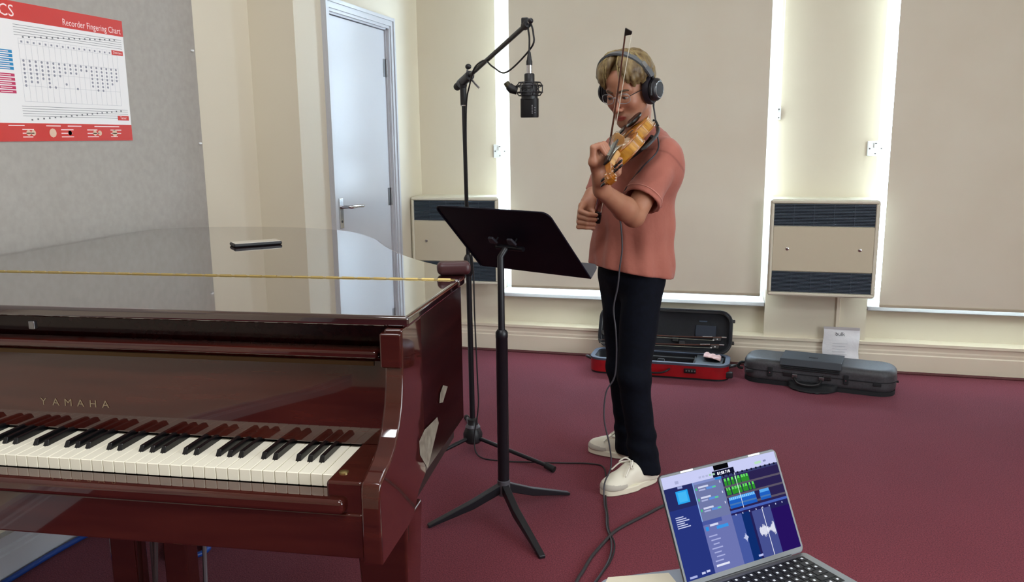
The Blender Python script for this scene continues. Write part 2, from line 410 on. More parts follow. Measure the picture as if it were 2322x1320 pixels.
# fan convectors: casing, two slatted grilles, plain middle panel with two locks
CASE = mat('heater_enamel', '#ddd8c4', 0.4); PANEL = mat('heater_panel', '#cfc5ac', 0.45); GRILLE = mat('dark_grille', '#2b3544', 0.5); SLOT = mat('grille_cavity', '#101722', 0.8); SLATM = mat('grille_slat', '#5c6a78', 0.4, 0.3)
def heater(x0, label):
    W, Hh, D = .562, .537, .215
    t = thing('wall_heater', label, 'heater', (x0, YP, .453), group='wall heaters between the windows')
    r = .018; pl = []
    for cx, cz, a0 in ((W - r, r, -90), (W - r, Hh - r, 0), (r, Hh - r, 90), (r, r, 180)):
        for k in range(5): a = math.radians(a0 + 22.5 * k); pl.append((cx + r * math.cos(a), cz + r * math.sin(a)))
    c = MB(); c.prism(pl, -D + .008, 0, axis='y'); c.build('casing', CASE, t, smooth=True)
    fr = MB(); b_ = .022
    fr.box(.006, W - .006, -D - .004, -D + .012, .004, b_).box(.006, W - .006, -D - .004, -D + .012, Hh - b_, Hh - .004).box(.006, b_, -D - .004, -D + .012, b_, Hh - b_).box(W - b_, W - .006, -D - .004, -D + .012, b_, Hh - b_)
    fr.build('rim', CASE, t, bevel=.006)
    MB().box(b_, W - b_, -D - .001, -D + .012, .142, .388).build('front_panel', PANEL, t, bevel=.002)
    for sx in (.098, W - .090):
        q = MB().lathe([(.0085, 0), (.0085, .003), (.004, .0045)], 14, rot_to((0, -1, 0), (sx, -D - .001, .265))).build('lock', CHROME, t, smooth=True)
        MB().box(sx - .001, sx + .001, -D - .0062, -D - .005, .261, .269).build('slot', BLACKP, q)
    for z0, z1 in ((.024, .138), (.392, Hh - .024)):
        g = MB().box(b_, W - b_, -D + .006, -D + .009, z0, z1).build('grille', SLOT, t)
        n = 15
        for i in range(n):
            z = z0 + (i + .5) * (z1 - z0) / n
            MB().box(b_, W - b_, -D - .002, -D + .006, z - .0016, z + .0016).build('slat', SLATM, g)
        for k in range(1, 5): MB().box(b_ + k * (W - 2 * b_) / 5 - .002, b_ + k * (W - 2 * b_) / 5 + .002, -D + .001, -D + .006, z0, z1).build('divider', GRILLE, g)
heater(-1.925, 'cream wall heater in the corner by the white door, partly behind the music stand')
heater(.196, 'cream wall heater on the pier between the two blinds')
tag(MB().box(.592, .612, YP - .014, YP, .172, .453).build('cable_trunking', TRIMM, bevel=.002), 'short cream cable trunking running down below the right heater', 'trunking')

# door in the left wall
d = struct(MB().box(XD - .05, XD - .012, DY0, DY1, .004, DZ).build('door_1', WHITE, bevel=.002))
for z in (1.735, 1.01, .22):
    h = MB().tube([(XD - .006, DY1 + .002, z - .05), (XD - .006, DY1 + .002, z + .05)], .0065, 10).build('hinge', STEEL, d, smooth=True)
    MB().box(XD - .013, XD - .0095, DY1 - .03, DY1 + .002, z - .05, z + .05).build('hinge_leaf', STEEL, h)
p = MB().box(XD - .013, XD - .006, DY0 + .035, DY0 + .077, .89, 1.045).build('handle_plate', CHROME, d, bevel=.003)
yh = DY0 + .056
MB().tube(smooth_path([(XD - .008, yh, 1.0), (XD + .035, yh, 1.0), (XD + .05, yh + .014, 1.0), (XD + .052, yh + .06, 1.001), (XD + .048, yh + .135, .996)], 5), .0095, 12).build('lever', CHROME, p, smooth=True)
MB().tube([(XD - .007, yh, .925), (XD - .004, yh, .925)], .006, 12).build('keyhole', BLACKP, p)
def arch(name, parts):
    mm = MB()
    for bx in parts: mm.box(*bx)
    return struct(mm.build(name, WHITE, bevel=.004))
aw = .062
mm = MB()
for e, th in ((0, .012), (.014, .019), (.042, .026)):       # stepped moulding, thickest at the outside
    i = aw - e; o = (0, .0012, .0024)[(0, .014, .042).index(e)]
    ya, yb, zt = DY0 - .012, DY1 + .012, DZ + .012
    mm.box(XD - .001 - o, XD + th, ya - aw + o, ya - e, .001 + o, zt + aw - o)
    mm.box(XD - .001 - o, XD + th, yb + e, yb + aw - o, .001 + o, zt + aw - o)
    mm.box(XD - .001 - o, XD + th - .0003, ya - e - .001, yb + e + .001, zt + e, zt + aw - o - .0003)
struct(mm.build('trim_5', WHITE))
mm = MB(); mm.box(XD - .1, XD - .001, DY0 - .03, DY0 - .002, 0, DZ + .03).box(XD - .1, XD - .001, DY1 + .002, DY1 + .03, 0, DZ + .03).box(XD - .1, XD - .001, DY0 - .03, DY1 + .03, DZ + .003, DZ + .03)
struct(mm.build('trim_6', WHITE))

# grey noticeboard on the left wall
FELT = mat('grey_board_felt', '#a8a29a', 0.95, noise=(40, '#a19b93'), bump=(500, 0.2, 0.001))
nb = thing('noticeboard', 'large grey felt noticeboard covering the left wall above the piano', 'noticeboard', (XP + .0005, 1.1, .80))
MB().box(0, .016, -2.2, 1.94, 0, 1.75).build('panel', FELT, nb, bevel=.003)
for z, y in ((.90, 1.915), (.53, 1.92), (1.16, 1.92)): MB().box(.016, .024, y - .008, y + .006, z - .004, z + .004).build('tape_scrap', PLASTIC, nb, bevel=.002)

# ceiling light panels added out of view, powers set for wall and key brightness
ADDED_LAMPM = mat('added_diffuser', '#f4f8ff', 0.5, emit=1.5)
for i, (x, y) in enumerate(((-.7, .2), (1.6, .2), (-.7, 2.5), (1.6, 2.5))):
    t = thing('added_ceiling_light', 'added flat ceiling light panel, out of view, %s' % ['above the piano keys', 'above the laptop side', 'above the violinist', 'near the right blind'][i], 'ceiling light', (x, y, ZC), group='added ceiling light panels')
    MB().box(-.62, .62, -.32, -.30, -.04, 0).box(-.62, .62, .30, .32, -.04, 0).box(-.62, -.60, -.3, .3, -.04, 0).box(.60, .62, -.3, .3, -.04, 0).build('added_panel_frame', WHITE, t)
    MB().box(-.60, .60, -.30, .30, -.03, -.01).build('added_panel_diffuser', ADDED_LAMPM, t)
    a = area('added_ceiling_lamp', (0, 0, -.05), (0, 0, 0), 1.18, .58, (32, 5, 7, 0.6)[i], (0.95, 0.98, 1.0)); a.parent = t

# ================================================================== POSTER
RED = mat('poster_red', '#c8332c', 0.45); PAPER = mat('poster_paper', '#e9e6e4', 0.5); INK = mat('poster_ink', '#6d6d70', 0.6); INKL = mat('poster_pale_ink', '#c0bfc2', 0.6); BLUEI = mat('poster_blue', '#1d84b8', 0.5); PINKI = mat('poster_pink', '#bf2f5c', 0.5); WINK = mat('poster_white_ink', '#f3dcd8', 0.6); TANI = mat('poster_tan', '#d9b9a0', 0.6)
PW, PH = .594, .42
po = thing('poster', 'white recorder fingering chart with red header and footer on the noticeboard', 'poster', (XP + .0178, 2.62 - PW, 1.345))
MB().box(0, .0008, 0, PW, 0, PH).build('sheet', PAPER, po)
MB().box(.0008, .0011, 0, PW, PH - .055, PH).build('header_band', RED, po)
MB().box(.0008, .0011, 0, PW, 0, .056).build('footer_band', RED, po)
def pm(y, z, dx=.0013):   # text plane on the wall, reading along +y
    m = Matrix.Identity(4); m[0][0], m[1][0], m[2][0] = 0, 1, 0; m[0][1], m[1][1], m[2][1] = 0, 0, 1; m[0][2], m[1][2], m[2][2] = 1, 0, 0
    m[0][3], m[1][3], m[2][3] = dx, y, z; return m
text_obj('title_text', 'Recorder Fingering Chart', .030, WINK, pm(PW - .012, PH - .047), po, 'RIGHT', .86)
text_obj('heading_text', 'ICS', .050, WINK, pm(.125, PH - .046), po, 'RIGHT')
s = MB()
for k in range(5):
    s.box(.0008, .0011, .115, PW - .012, PH - .068 - .0075 * k - .0006, PH - .068 - .0075 * k + .0006)
    s.box(.0008, .0011, .115, PW - .012, .108 - .0075 * k - .0006, .108 - .0075 * k + .0006)
s.build('staff_lines', INK, po)
nt_ = MB()
for i in range(18):
    y = .145 + i * .0235
    nt_.box(.0008, .0012, y, y + .006, PH - .105 + .0019 * i, PH - .100 + .0019 * i); nt_.box(.0008, .0012, y, y + .006, .064 + .0022 * i, .069 + .0022 * i)
nt_.build('notes', INK, po, kind='stuff')
tb = MB()
for i in range(19): y = .128 + i * .0236; tb.box(.0008, .0010, y, y + .0009, .122, .312)
for z in (.122, .17, .21, .25, .296, .312): tb.box(.0008, .0010, .128, .128 + 18 * .0236, z, z + .0009)
tb.build('chart_grid', INKL, po)
dots = MB(); rd = random.Random(3)
for i in range(18):
    y = .128 + (i + .5) * .0236
    for k in range(7):
        if k < 6 - (i % 12) * .45 or rd.random() < .25: dots.prism([(y + .0042 * math.cos(a * PI / 4), .246 - k * .0125 + .0042 * math.sin(a * PI / 4)) for a in range(8)], .0008, .0012, axis='x')
    dots.box(.0008, .0011, y - .003, y + .004, .300, .306)
dots.build('fingering_dots', mat('poster_grey', '#8e8d98', .6), po, kind='stuff')
for z0, col, nm in ((.215, BLUEI, 'blue_key_panel'), (.145, PINKI, 'pink_key_panel')):
    q = MB()
    for k in range(5): q.box(.0008, .0011, .040, .100, z0 + k * .0125, z0 + k * .0125 + .009)
    q.build(nm, col, po)
    q = MB()
    for k in range(5): q.box(.0011, .0013, .044, .086, z0 + k * .0125 + .003, z0 + k * .0125 + .0055)
    q.build('key_text', WINK, po)
for z, tx in ((PH - .122, 'Descant'), (.071, 'Tenor')):
    q = MB().box(.0008, .0013, PW - .066, PW - .010, z, z + .016).build('pill', RED, po); text_obj('pill_text', tx, .013, WINK, pm(PW - .038, z + .0045, .0015), q, 'CENTER')
q = MB().box(.0008, .0014, .020, .030, .085, .30).build('recorder_picture', mat('poster_black', '#3a3536', .5), po)
f = MB()
for y0 in (.06, .215, .33, .44): 
    for k in range(3): f.box(.0011, .0014, y0 + .045, y0 + .045 + rd.uniform(.03, .055), .012 + k * .0115, .015 + k * .0115)
for y0 in (.055, .2, .29, .41, .47): f.box(.0011, .0014, y0, y0 + .06, .047, .050)
f.build('footer_text', WINK, po)
f = MB()
for y, r in ((.128, .009), (.147, .009), (.225, .0145), (.297, .008), (.297, .008), (.41, .009), (.433, .009), (.505, .012)): f.prism([(y + r * math.cos(a * PI / 6), .026 + r * math.sin(a * PI / 6)) for a in range(12)], .0011, .0014, axis='x')
f.build('footer_pictures', TANI, po)

# ================================================================== GRAND PIANO  (local frame: x along the keyboard to the treble end, y away from the player)
MAHO = mat('polished_mahogany', '#451a13', 0.04, coat=0.6, ior=1.5, noise=(9, '#36100d', 6), stretch=(0.6, 6, 6), coat_rough=.012)
LIDM = mat('polished_mahogany_lid', '#2c100f', 0.05, coat=1.0, ior=2.0, noise=(9, '#230b0c', 6), stretch=(0.6, 6, 6), coat_rough=.012)
BRASS = mat('piano_brass', '#d9c383', 0.35, 1.0); IVORY = mat('ivory_key_plastic', '#fbf6e2', 0.25); EBONY = mat('black_key', '#0d0d10', 0.22); FELTR = mat('red_key_felt', '#5a1218', .95)
LOGO = mat('gilt_lettering', '#8f8066', 0.5, 0.2)
pr = thing('grand_piano', 'dark red mahogany baby grand piano with closed lid and open keyboard', 'piano', (-.577, 1.398, 0), math.radians(5))
W_ = 1.44
out_c = smooth_path([(0, .40, 0), (0, .47, 0), (-.022, .525, 0), (-.085, .60, 0), (-.19, .715, 0), (-.29, .85, 0), (-.375, .99, 0), (-.475, 1.175, 0), (-.62, 1.355, 0), (-.80, 1.46, 0), (-1.03, 1.50, 0), (-1.25, 1.475, 0), (-1.39, 1.41, 0), (-W_, 1.32, 0)], 5)
curve = [(p.x, p.y) for p in out_c]
lid_main = curve + [(-W_, .404)]
lid_main[0] = (0, .404)
MB().prism(lid_main, .995, 1.015).build('lid', LIDM, pr, bevel=.006, bseg=3)
MB().box(-W_, 0, 0, .396, .993, 1.015).build('lid_flap', LIDM, pr, bevel=.007, bseg=3)
hg = MB().box(-W_ + .01, -.01, .393, .407, 1.0135, 1.0165).build('lid_hinge', BRASS, pr)
kn = MB()
for k in range(36):
    xa = -W_ + .012 + k * .0394; kn.tube([(xa, .40, 1.0155), (xa + .030, .40, 1.0155)], .0030, 8)
kn.build('knuckles', BRASS, hg, smooth=True)
# rim (inset under the lid) as an outline that starts behind the key well
ins = [(-.012, .07), (-.012, .09), (-.012, .44), (-.012, .455), (-.012, .47)]
cx, cy = -.72, .6
for x, y in curve[5:]:
    v = Vector((x - cx, y - cy)); v = v * (1 - .014 / v.length); ins.append((cx + v.x, cy + v.y))
ins += [(-W_ + .012, .07)]
MAHOS = mat('mahogany_case_side', '#2c0d0d', 0.12, spec=.3, noise=(9, '#210809', 6), stretch=(6, .6, 6))  # darker, duller copy of the mahogany; a dark reflection put into the colour
MB().prism(ins, .655, .993).build('rim', MAHOS, pr, bevel=.004)
ins2 = [(-.03, .075)] + [(cx + (x - cx) * .96, cy + (y - cy) * .96) for x, y in ins[4:-1]] + [(-W_ + .03, .075)]
MB().prism(ins2, .60, .655).build('belly', mat('piano_underside', '#1c0c0b', .5), pr)
# cheeks
arm = [(-.165, .60), (-.165, .735), (-.158, .752), (-.13, .762), (-.10, .772), (-.07, .789), (-.045, .815), (-.025, .85), (-.014, .89), (-.010, .93), (-.010, .992), (.12, .992), (.12, .655), (.07, .64), (.02, .60)]
for x0, x1 in ((-.046, -.010), (-W_ + .010, -W_ + .046)): MB().prism(arm, x0, x1, axis='x').build('cheek', MAHO, pr, bevel=.005, bseg=3)
for x0, x1 in ((-.1145, -.047), (-W_ + .047, -1.3415)):
    kb = MB().box(x0, x1, -.150, .045, .66, .748).build('key_block', MAHO, pr, bevel=.006, bseg=3)
    MB().lathe([(.009, 0), (.009, .002), (.004, .004)], 12, Matrix.Translation(((x0 + x1) / 2 - .015, -.11, .748))).build('block_screw', BRASS, kb, smooth=True)
MB().box(-W_ + .047, -.047, -.155, .05, .605, .690).build('keybed', MAHO, pr, bevel=.004)
MB().box(-1.36, -.078, -.166, -.1065, .690, .7185).build('key_slip', MAHO, pr, bevel=.010, bseg=3)
# fallboard: curved panel standing behind the keys, rail along its top
fb = [(.0285, .746), (.029, .79), (.032, .85), (.038, .925), (.066, .925), (.066, .746)]
f0 = MB().prism(fb, -W_ + .058, -.058, axis='x').build('fallboard', MAHO, pr, bevel=.004)
MB().box(-W_ + .06, -.068, .012, .056, .925, .943).build('fallboard_rail', MAHO, f0, bevel=.007, bseg=3)
MB().box(-W_ + .07, -.075, .012, .018, .914, .922).build('fallboard_hinge', mat('tarnished_brass', '#4d3a24', .4, .8), f0)
for x0, x1 in ((-.047, -.010), ): 
    MB().box(x0 - .006, x1 - .002, -.016, .03, .918, .985).build('arm_post', MAHO, pr, bevel=.004)
lk = MB().box(-.80, -.786, -.004, .006, .968, .985).build('lid_lock', STEEL, pr, bevel=.002)
# name on the fallboard, facing the player, leaning with the panel
tm = Matrix.Identity(4)
ang = math.atan2(.007, .058)
M0 = Matrix.Translation((-.741, .0285, .797)) @ Matrix.Rotation(PI / 2 - .05, 4, 'X')
lt = 'YAMAHA'
for i, ch in enumerate(lt):
    text_obj('letter', ch, .022, LOGO, Matrix.Translation(((i - 2.5) * .029, 0, 0)) @ M0, f0, 'CENTER', 1.15)
# keys
KW = .0235; KX1 = -.1165
wk = MB().box(-KW / 2 + .0005, KW / 2 - .0005, -.105, .040, .716, .740)
wme = wk.mesh('white_key'); wme.materials.append(IVORY)
bk = MB().add([(-.0055, -.055, .738), (.0055, -.055, .738), (.0055, .040, .738), (-.0055, .040, .738), (-.0042, -.047, .7515), (.0042, -.047, .7515), (.0042, .040, .7515), (-.0042, .040, .7515)], [(0, 3, 2, 1), (4, 5, 6, 7), (0, 1, 5, 4), (1, 2, 6, 5), (2, 3, 7, 6), (3, 0, 4, 7)])
bme = bk.mesh('black_key'); bme.materials.append(EBONY)
for i in range(52):
    o = link('white_key', wme, pr); o.location = (KX1 - KW * (i + .5), 0, 0)
    md = o.modifiers.new('bevel', 'BEVEL'); md.width = .0012; md.segments = 1
names = 'CBAGFED'   # from the top C downwards
for i in range(51):
    # black key between white i (upper) and white i+1 (lower): exists unless the pair is C/B or F/E
    up = names[i % 7]
    if up in 'CF': continue
    o = link('black_key', bme, pr); o.location = (KX1 - KW * (i + 1), 0, 0)
    md = o.modifiers.new('bevel', 'BEVEL'); md.width = .001; md.segments = 2
# legs and lyre
def leg(x, y):
    mm = MB(); t0, t1 = .055, .035
    v = [(x + sx * t0, y + sy * t0, .60) for sx, sy in ((-1, -1), (1, -1), (1, 1), (-1, 1))] + [(x + sx * t1, y + sy * t1, .09) for sx, sy in ((-1, -1), (1, -1), (1, 1), (-1, 1))]
    mm.add(v, [(3, 2, 1, 0), (4, 5, 6, 7)] + [(i, (i + 1) % 4, 4 + (i + 1) % 4, 4 + i) for i in range(4)])
    l = mm.build('leg', MAHO, pr, bevel=.006)
    MB().tube([(x, y, .09), (x, y, .05)], .014, 12).build('ferrule', BRASS, l, smooth=True)
    MB().tube([(x - .012, y, .027), (x + .012, y, .027)], .027, 16).build('caster', BRASS, l, smooth=True)
leg(-.075, .065); leg(-W_ + .075, .065); leg(-1.0, 1.30)
ly = MB()
ly.box(-.846, -.778, .22, .27, .12, .60).box(-.702, -.640, .22, .27, .12, .60)
l0 = ly.build('lyre', MAHO, pr, bevel=.006)
MB().box(-.87, -.61, .17, .29, .07, .125).build('pedal_box', MAHO, l0, bevel=.006)
for xa, xb in ((-.785, -.79), (-.752, -.80), (-.741, -.725), (-.632, -.655)): MB().tube([(xa, .305, .60), (xb, .300, .10)], 0.0055, 8).build('pedal_rod', mat('grey_rod', '#8d8d94', .35, .3), l0, smooth=True)
for x in (-.79, -.74, -.69): MB().box(x - .012, x + .012, .05, .20, .075, .087).build('pedal', BRASS, l0, bevel=.005)
# pale reflection on the lower corner of the rim, painted as flat shapes
REFL = mat('painted_reflection', '#8d8778', 0.35, noise=(60, '#6b6458', 5))
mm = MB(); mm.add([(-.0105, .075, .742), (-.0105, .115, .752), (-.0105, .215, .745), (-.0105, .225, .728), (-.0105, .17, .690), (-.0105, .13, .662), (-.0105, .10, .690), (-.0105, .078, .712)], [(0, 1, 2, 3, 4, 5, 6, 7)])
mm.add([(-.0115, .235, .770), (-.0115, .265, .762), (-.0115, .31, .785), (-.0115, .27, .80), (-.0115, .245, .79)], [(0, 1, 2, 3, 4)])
mm.v = [(-.0092, p[1], p[2]) for p in mm.v]; mm.build('reflection_patch', REFL, pr, label='pale patch painted in for a reflection on the lacquer')
# ================================================================== things on the lid
cs, sn = math.cos(math.radians(5)), math.sin(math.radians(5))
def PL(a, b_, z=1.0152): return (-.577 + a * cs - b_ * sn, 1.398 + a * sn + b_ * cs, z)
ph = thing('smartphone', 'black smartphone lying face up near the piano lid tail', 'phone', PL(-.795, .97), math.radians(5 + 40))
MB().box(-.074, .074, -.036, .036, 0, .011).build('case', BLACKP, ph, bevel=.005, bseg=3)
MB().box(-.070, .070, -.0325, .0325, .011, .0116).build('screen', mat('dark_phone_glass', '#d9d5cd', .08, coat=1), ph)
gc = thing('glasses_case', 'maroon rounded spectacle case at the right end of the lid hinge', 'case', PL(-.030, .475), math.radians(5 + 18))
G = Field((-.09, -.04, -.005), (.09, .04, .05), .003); G.fn(lambda X, Y, Z: np.sqrt(np.maximum(np.abs(X) - .028, 0) ** 2 + np.maximum(np.abs(Y) - .010, 0) ** 2 + np.maximum(np.abs(Z - .0165) - .0035, 0) ** 2) - .0125, (-1, -1, -1), (1, 1, 1))
V, Q = G.surface(); me = np_mesh('body', relax(V, Q, 2), Q); me.materials.append(mat('maroon_leather', '#3a1519', .45, bump=(300, .2, .001))); link('body', me, gc)
MB().box(-.03, .03, -.0212, -.0195, .0160, .0175).build('seam', RUBBER, gc)

# ================================================================== MUSIC STAND
ms = thing('music_stand', 'black metal music stand in front of the violinist, desk seen from behind', 'music stand', (-.763, 2.689, 0), math.radians(-25.1))
NAVY = mat('black_desk_enamel', '#07071a', 0.55, spec=.25, bump=(500, 0.05, 0.0006)); GREYM = mat('grey_stand_enamel', '#5a5a60', 0.35, 0.2)
TL_ = math.radians(44.5)
# desk frame: u across, v up the slope (leaning back towards the camera), w out of the back towards the camera
Dm = Matrix.Translation((.010, .048, .988)) @ Matrix.Rotation(TL_, 4, 'X')   # local z tilts towards -y
def rrect(w, h, r, n=4):
    pl = []
    for cx, cz, a0 in ((w - r, -h + r, -90), (w - r, h - r, 0), (-w + r, h - r, 90), (-w + r, -h + r, 180)):
        for k in range(n + 1): a = math.radians(a0 + 90 / n * k); pl.append((cx + r * math.cos(a), cz + r * math.sin(a)))
    return pl
pl = []
for cx, cz, r, a0 in ((.25 - .004, -.17 + .004, .004, -90), (.25 - .028, .17 - .028, .028, 0), (-.25 + .028, .17 - .028, .028, 90), (-.25 + .004, -.17 + .004, .004, 180)):
    for k in range(6): a = math.radians(a0 + 18 * k); pl.append((cx + r * math.cos(a), cz + r * math.sin(a)))
dk = MB().prism(pl, -.0012, .0012, M=Dm, axis='y').build('desk', NAVY, ms)
lp = []
for cx, cz, r, a0 in ((.25 - .004, .004, .003, -90), (.25 - .022, .062 - .022, .022, 0), (-.25 + .022, .062 - .022, .022, 90), (-.25 + .004, .004, .003, 180)):
    for k in range(6): a = math.radians(a0 + 18 * k); lp.append((cx + r * math.cos(a), cz + r * math.sin(a)))
MB().prism(lp, -.0012, .0012, M=Dm @ Matrix.Translation((0, 0, -.17)), axis='z').build('lip', GREYM, dk)
rim = MB(); e = [Dm @ Vector((x, -.002, z)) for x, z in pl[5:19]]; rim.tube(e, .0028, 6); rim.build('rolled_edge', NAVY, dk, smooth=True)
hk = MB().tube([Dm @ Vector((-.06, -.022, -.008)), Dm @ Vector((.06, -.022, -.008))], .009, 12).build('tilt_bar', BLACKM, ms, smooth=True)
for sx in (-.048, .036):
    MB().tube([Dm @ Vector((sx, -.022, -.004)), Dm @ Vector((sx, -.026, .030))], .004, 8).tube([Dm @ Vector((sx, -.002, .02)), Dm @ Vector((sx, -.03, .02))], .003, 8).build('knob_stem', BLACKM, hk)
    MB().prism([(sx - .018, .022), (sx + .018, .022), (sx + .011, .052), (sx - .011, .052)], -.034, -.024, M=Dm, axis='y').build('wing_knob', mat('grey_knob_plastic', '#33333c', .5), hk, bevel=.004)
MB().tube([(0, 0, .55), (0, 0, .94), (.004, .022, .965)], .0118, 14).build('upper_tube', BLACKM, ms, smooth=True)
MB().lathe([(.0208, .085), (.0208, .655), (.0215, .656), (.0215, .675), (.015, .685)], 18).build('lower_tube', BLACKM, ms, smooth=True)
MB().lathe([(.0228, .075), (.0228, .13), (.0205, .132)], 18).build('collar', GREYM, ms, smooth=True)
c5, s5 = math.cos(math.radians(25.1)), math.sin(math.radians(25.1))
for ex, ey in ((-.993, 2.52), (-.652, 2.81), (-.555, 2.402)):
    dx, dy = ex + .763, ey - 2.689; lx, ly_ = c5 * dx - s5 * dy, s5 * dx + c5 * dy; ln = math.hypot(lx, ly_); ux, uy = lx / ln, ly_ / ln
    if ln < .25: ln = .29
    mm = MB(); v = []
    for t, zt, hw, hh in ((.008, .122, .013, .036), (.12, .072, .013, .030), (ln, .012, .011, .011)):
        for a, z in ((-hw, zt), (hw, zt), (hw, zt - hh), (-hw, zt - hh)): v.append((ux * t - uy * a, uy * t + ux * a, max(z, .001)))
    mm.add(v, [(0, 1, 2, 3), (11, 10, 9, 8)] + [(i + 4 * k, i + 4 * k + 4, (i + 1) % 4 + 4 * k + 4, (i + 1) % 4 + 4 * k) for k in range(2) for i in range(4)])
    mm.build('leg', BLACKM, ms, bevel=.003)

# ================================================================== MICROPHONE STAND
st = thing('microphone_stand', 'black tripod boom microphone stand behind the piano corner', 'stand', (-1.053, 3.234, 0))
MB().tube([(0, 0, .10), (-.004, 0, .80)], .0115, 14).build('lower_tube', BLACKM, st, smooth=True)
MB().lathe([(.0125, 0), (.019, .01), (.019, .075), (.011, .09)], 16, Matrix.Translation((-.004, 0, .775))).build('height_clutch', BLACKP, st, smooth=True)
MB().tube([(-.004, 0, .80), (-.010, 0, 1.50)], .0082, 14).build('upper_tube', BLACKM, st, smooth=True)
MB().lathe([(.030, .045), (.040, .055), (.042, .085), (.030, .115), (.022, .125), (.022, .150), (.012, .156)], 18).build('hub', BLACKP, st, smooth=True)
MB().lathe([(.032, .112), (.033, .116), (.025, .128), (.022, .126)], 18).build('hub_band', GREYM, st, smooth=True)
for an in (-20, -122, 112):
    a = math.radians(an); dx, dy = math.cos(a), math.sin(a)
    l = MB().tube([(.025 * dx, .025 * dy, .070), (.39 * dx, .39 * dy, .022)], .0085, 12).build('leg', GREYM if False else BLACKM, st, smooth=True)
    MB().tube([(.372 * dx, .372 * dy, .0235), (.415 * dx, .415 * dy, .0145)], [.0125, .0135], 12).build('rubber_foot', RUBBER, l, smooth=True)
piv = Vector((-.010, 0, 1.562)); tip = Vector((.374, -.484, 1.706 - .0)); bd = (tip - piv).normalized()
MB().tube([(-.010, 0, 1.47), (-.010, 0, 1.535)], [.0125, .0135], 14).tube([(-.010, 0, 1.535), piv], [.013, .020], 12).build('boom_joint', BLACKP, st, smooth=True)
MB().lathe([(.0125, 0), (.0125, .004)], 14, Matrix.Translation((-.010, 0, 1.466))).build('joint_ring', CHROME, st)
MB().tube([piv - bd * .03, piv + bd * .08], .0185, 14).build('boom_clamp', BLACKP, st, smooth=True)
MB().tube([piv - bd * .055, tip], .0085, 12).build('boom_tube', BLACKM, st, smooth=True)
MB().tube([piv - bd * .075, piv - bd * .04], .0155, 14).build('end_cap', RUBBER, st, smooth=True)
q = MB().tube([piv + bd * .03, piv + bd * .03 + Vector((.01, 0, .042))], .004, 8).build('clamp_screw', STEEL, st)
MB().sphere(piv + bd * .03 + Vector((.012, 0, .048)), (.013, .009, .011)).build('clamp_knob', BLACKP, q, smooth=True)
MB().tube(smooth_path([piv + Vector((.01, -.008, 0)), piv + Vector((.038, -.012, .004)), piv + Vector((.055, -.016, -.012)), piv + Vector((.072, -.02, -.028))], 4), [.006] * 4 + [.0045] * 9, 8).build('tee_handle', CHROME, st, smooth=True)
MB().tube([tip - bd * .02, tip + bd * .008], .014, 12).build('boom_nut', BLACKP, st, smooth=True)
MB().tube([tip + bd * .004, tip + bd * .03], .0065, 10).build('thread', CHROME, st, smooth=True)
MB().box(-.012, .012, -.009, .009, -.012, .012, Matrix.Translation(tip - bd * .015 + Vector((0, 0, .014)))).build('cable_clip', BLACKP, st, bevel=.004)
MB().sphere(tip + bd * .03, .009).build('tip_clip', BLACKM, st, smooth=True)
TIPW = Vector((-1.053, 3.234, 0)) + tip

# ================================================================== MICROPHONE hanging by its lead
mc = thing('microphone', 'black large condenser microphone in a cage mount hanging from its lead', 'microphone', (-.672, 2.75, 1.405))
bodym = []
pl = rrect(.030, .021, .017, 5)
for (sc, z) in ((.96, 0), (1.0, .004), (1.0, .062)): bodym.append((sc, z))
mm = MB(); n = len(pl); v = [(p[0] * s_, p[1] * s_, z) for s_, z in bodym for p in pl]
mm.add(v, [tuple(range(n - 1, -1, -1)), tuple(2 * n + i for i in range(n))] + [(k * n + i, k * n + (i + 1) % n, (k + 1) * n + (i + 1) % n, (k + 1) * n + i) for k in range(2) for i in range(n)])
mm.build('head_grille', mat('black_mic_mesh', '#101014', .45, .3, bump=(1800, .6, .0006)), mc, smooth=True)
MB().lathe([(.0275, .060), (.0275, .100), (.024, .108), (.017, .112), (.017, .140), (.015, .143)], 20).build('body', BLACKP, mc, smooth=True)
WINKM = mat('pale_marking', '#8a8a90', .5)
mk = MB()
for k in range(6): mk.box(.0125, .0155, -.0222, -.0212, .012 + k * .005, .015 + k * .005)
for k in range(3): mk.box(.021, .0245, -.0205, -.0192, .014 + k * .008, .017 + k * .008)
mk.build('marking', WINKM, mc, kind='stuff')
cage = MB()
def ring(r, z, rr=.0019): return [(r * math.cos(2 * PI * k / 24), r * math.sin(2 * PI * k / 24), z) for k in range(24)]
for r, z in ((.036, .072), (.044, .082), (.044, .104), (.036, .114)): cage.tube(ring(r, z), .0019, 6, closed=True)
for k in range(6):
    a = 2 * PI * k / 6; c_, s_ = math.cos(a), math.sin(a); cage.tube([(.036 * c_, .036 * s_, .072), (.044 * c_, .044 * s_, .082), (.044 * c_, .044 * s_, .104), (.036 * c_, .036 * s_, .114)], .0019, 6)
sm = cage.build('shock_mount', BLACKM, mc, smooth=True)
for k in range(8):
    a = 2 * PI * (k + .5) / 8; b2 = a + .35
    MB().tube([(.044 * math.cos(a), .044 * math.sin(a), .082 if k % 2 else .104), (.0275 * math.cos(b2), .0275 * math.sin(b2), .093)], .0012, 5).build('elastic', RUBBER, sm)
MB().tube([(-.042, -.003, .088), (-.060, -.006, .094), (-.070, -.008, .104)], [.013, .015, .013], 12).build('swivel', BLACKP, sm, smooth=True)
MB().lathe([(.010, 0), (.0105, .012), (.0095, .022)], 14, rot_to((-.5, -.1, .75), (-.066, -.008, .098))).build('swivel_cap', mat('dark_olive_metal', '#4a4636', .4, .6), sm, smooth=True)
MB().lathe([(.0095, .143), (.0095, .170)], 14).build('plug_shell', CHROME, mc, smooth=True)
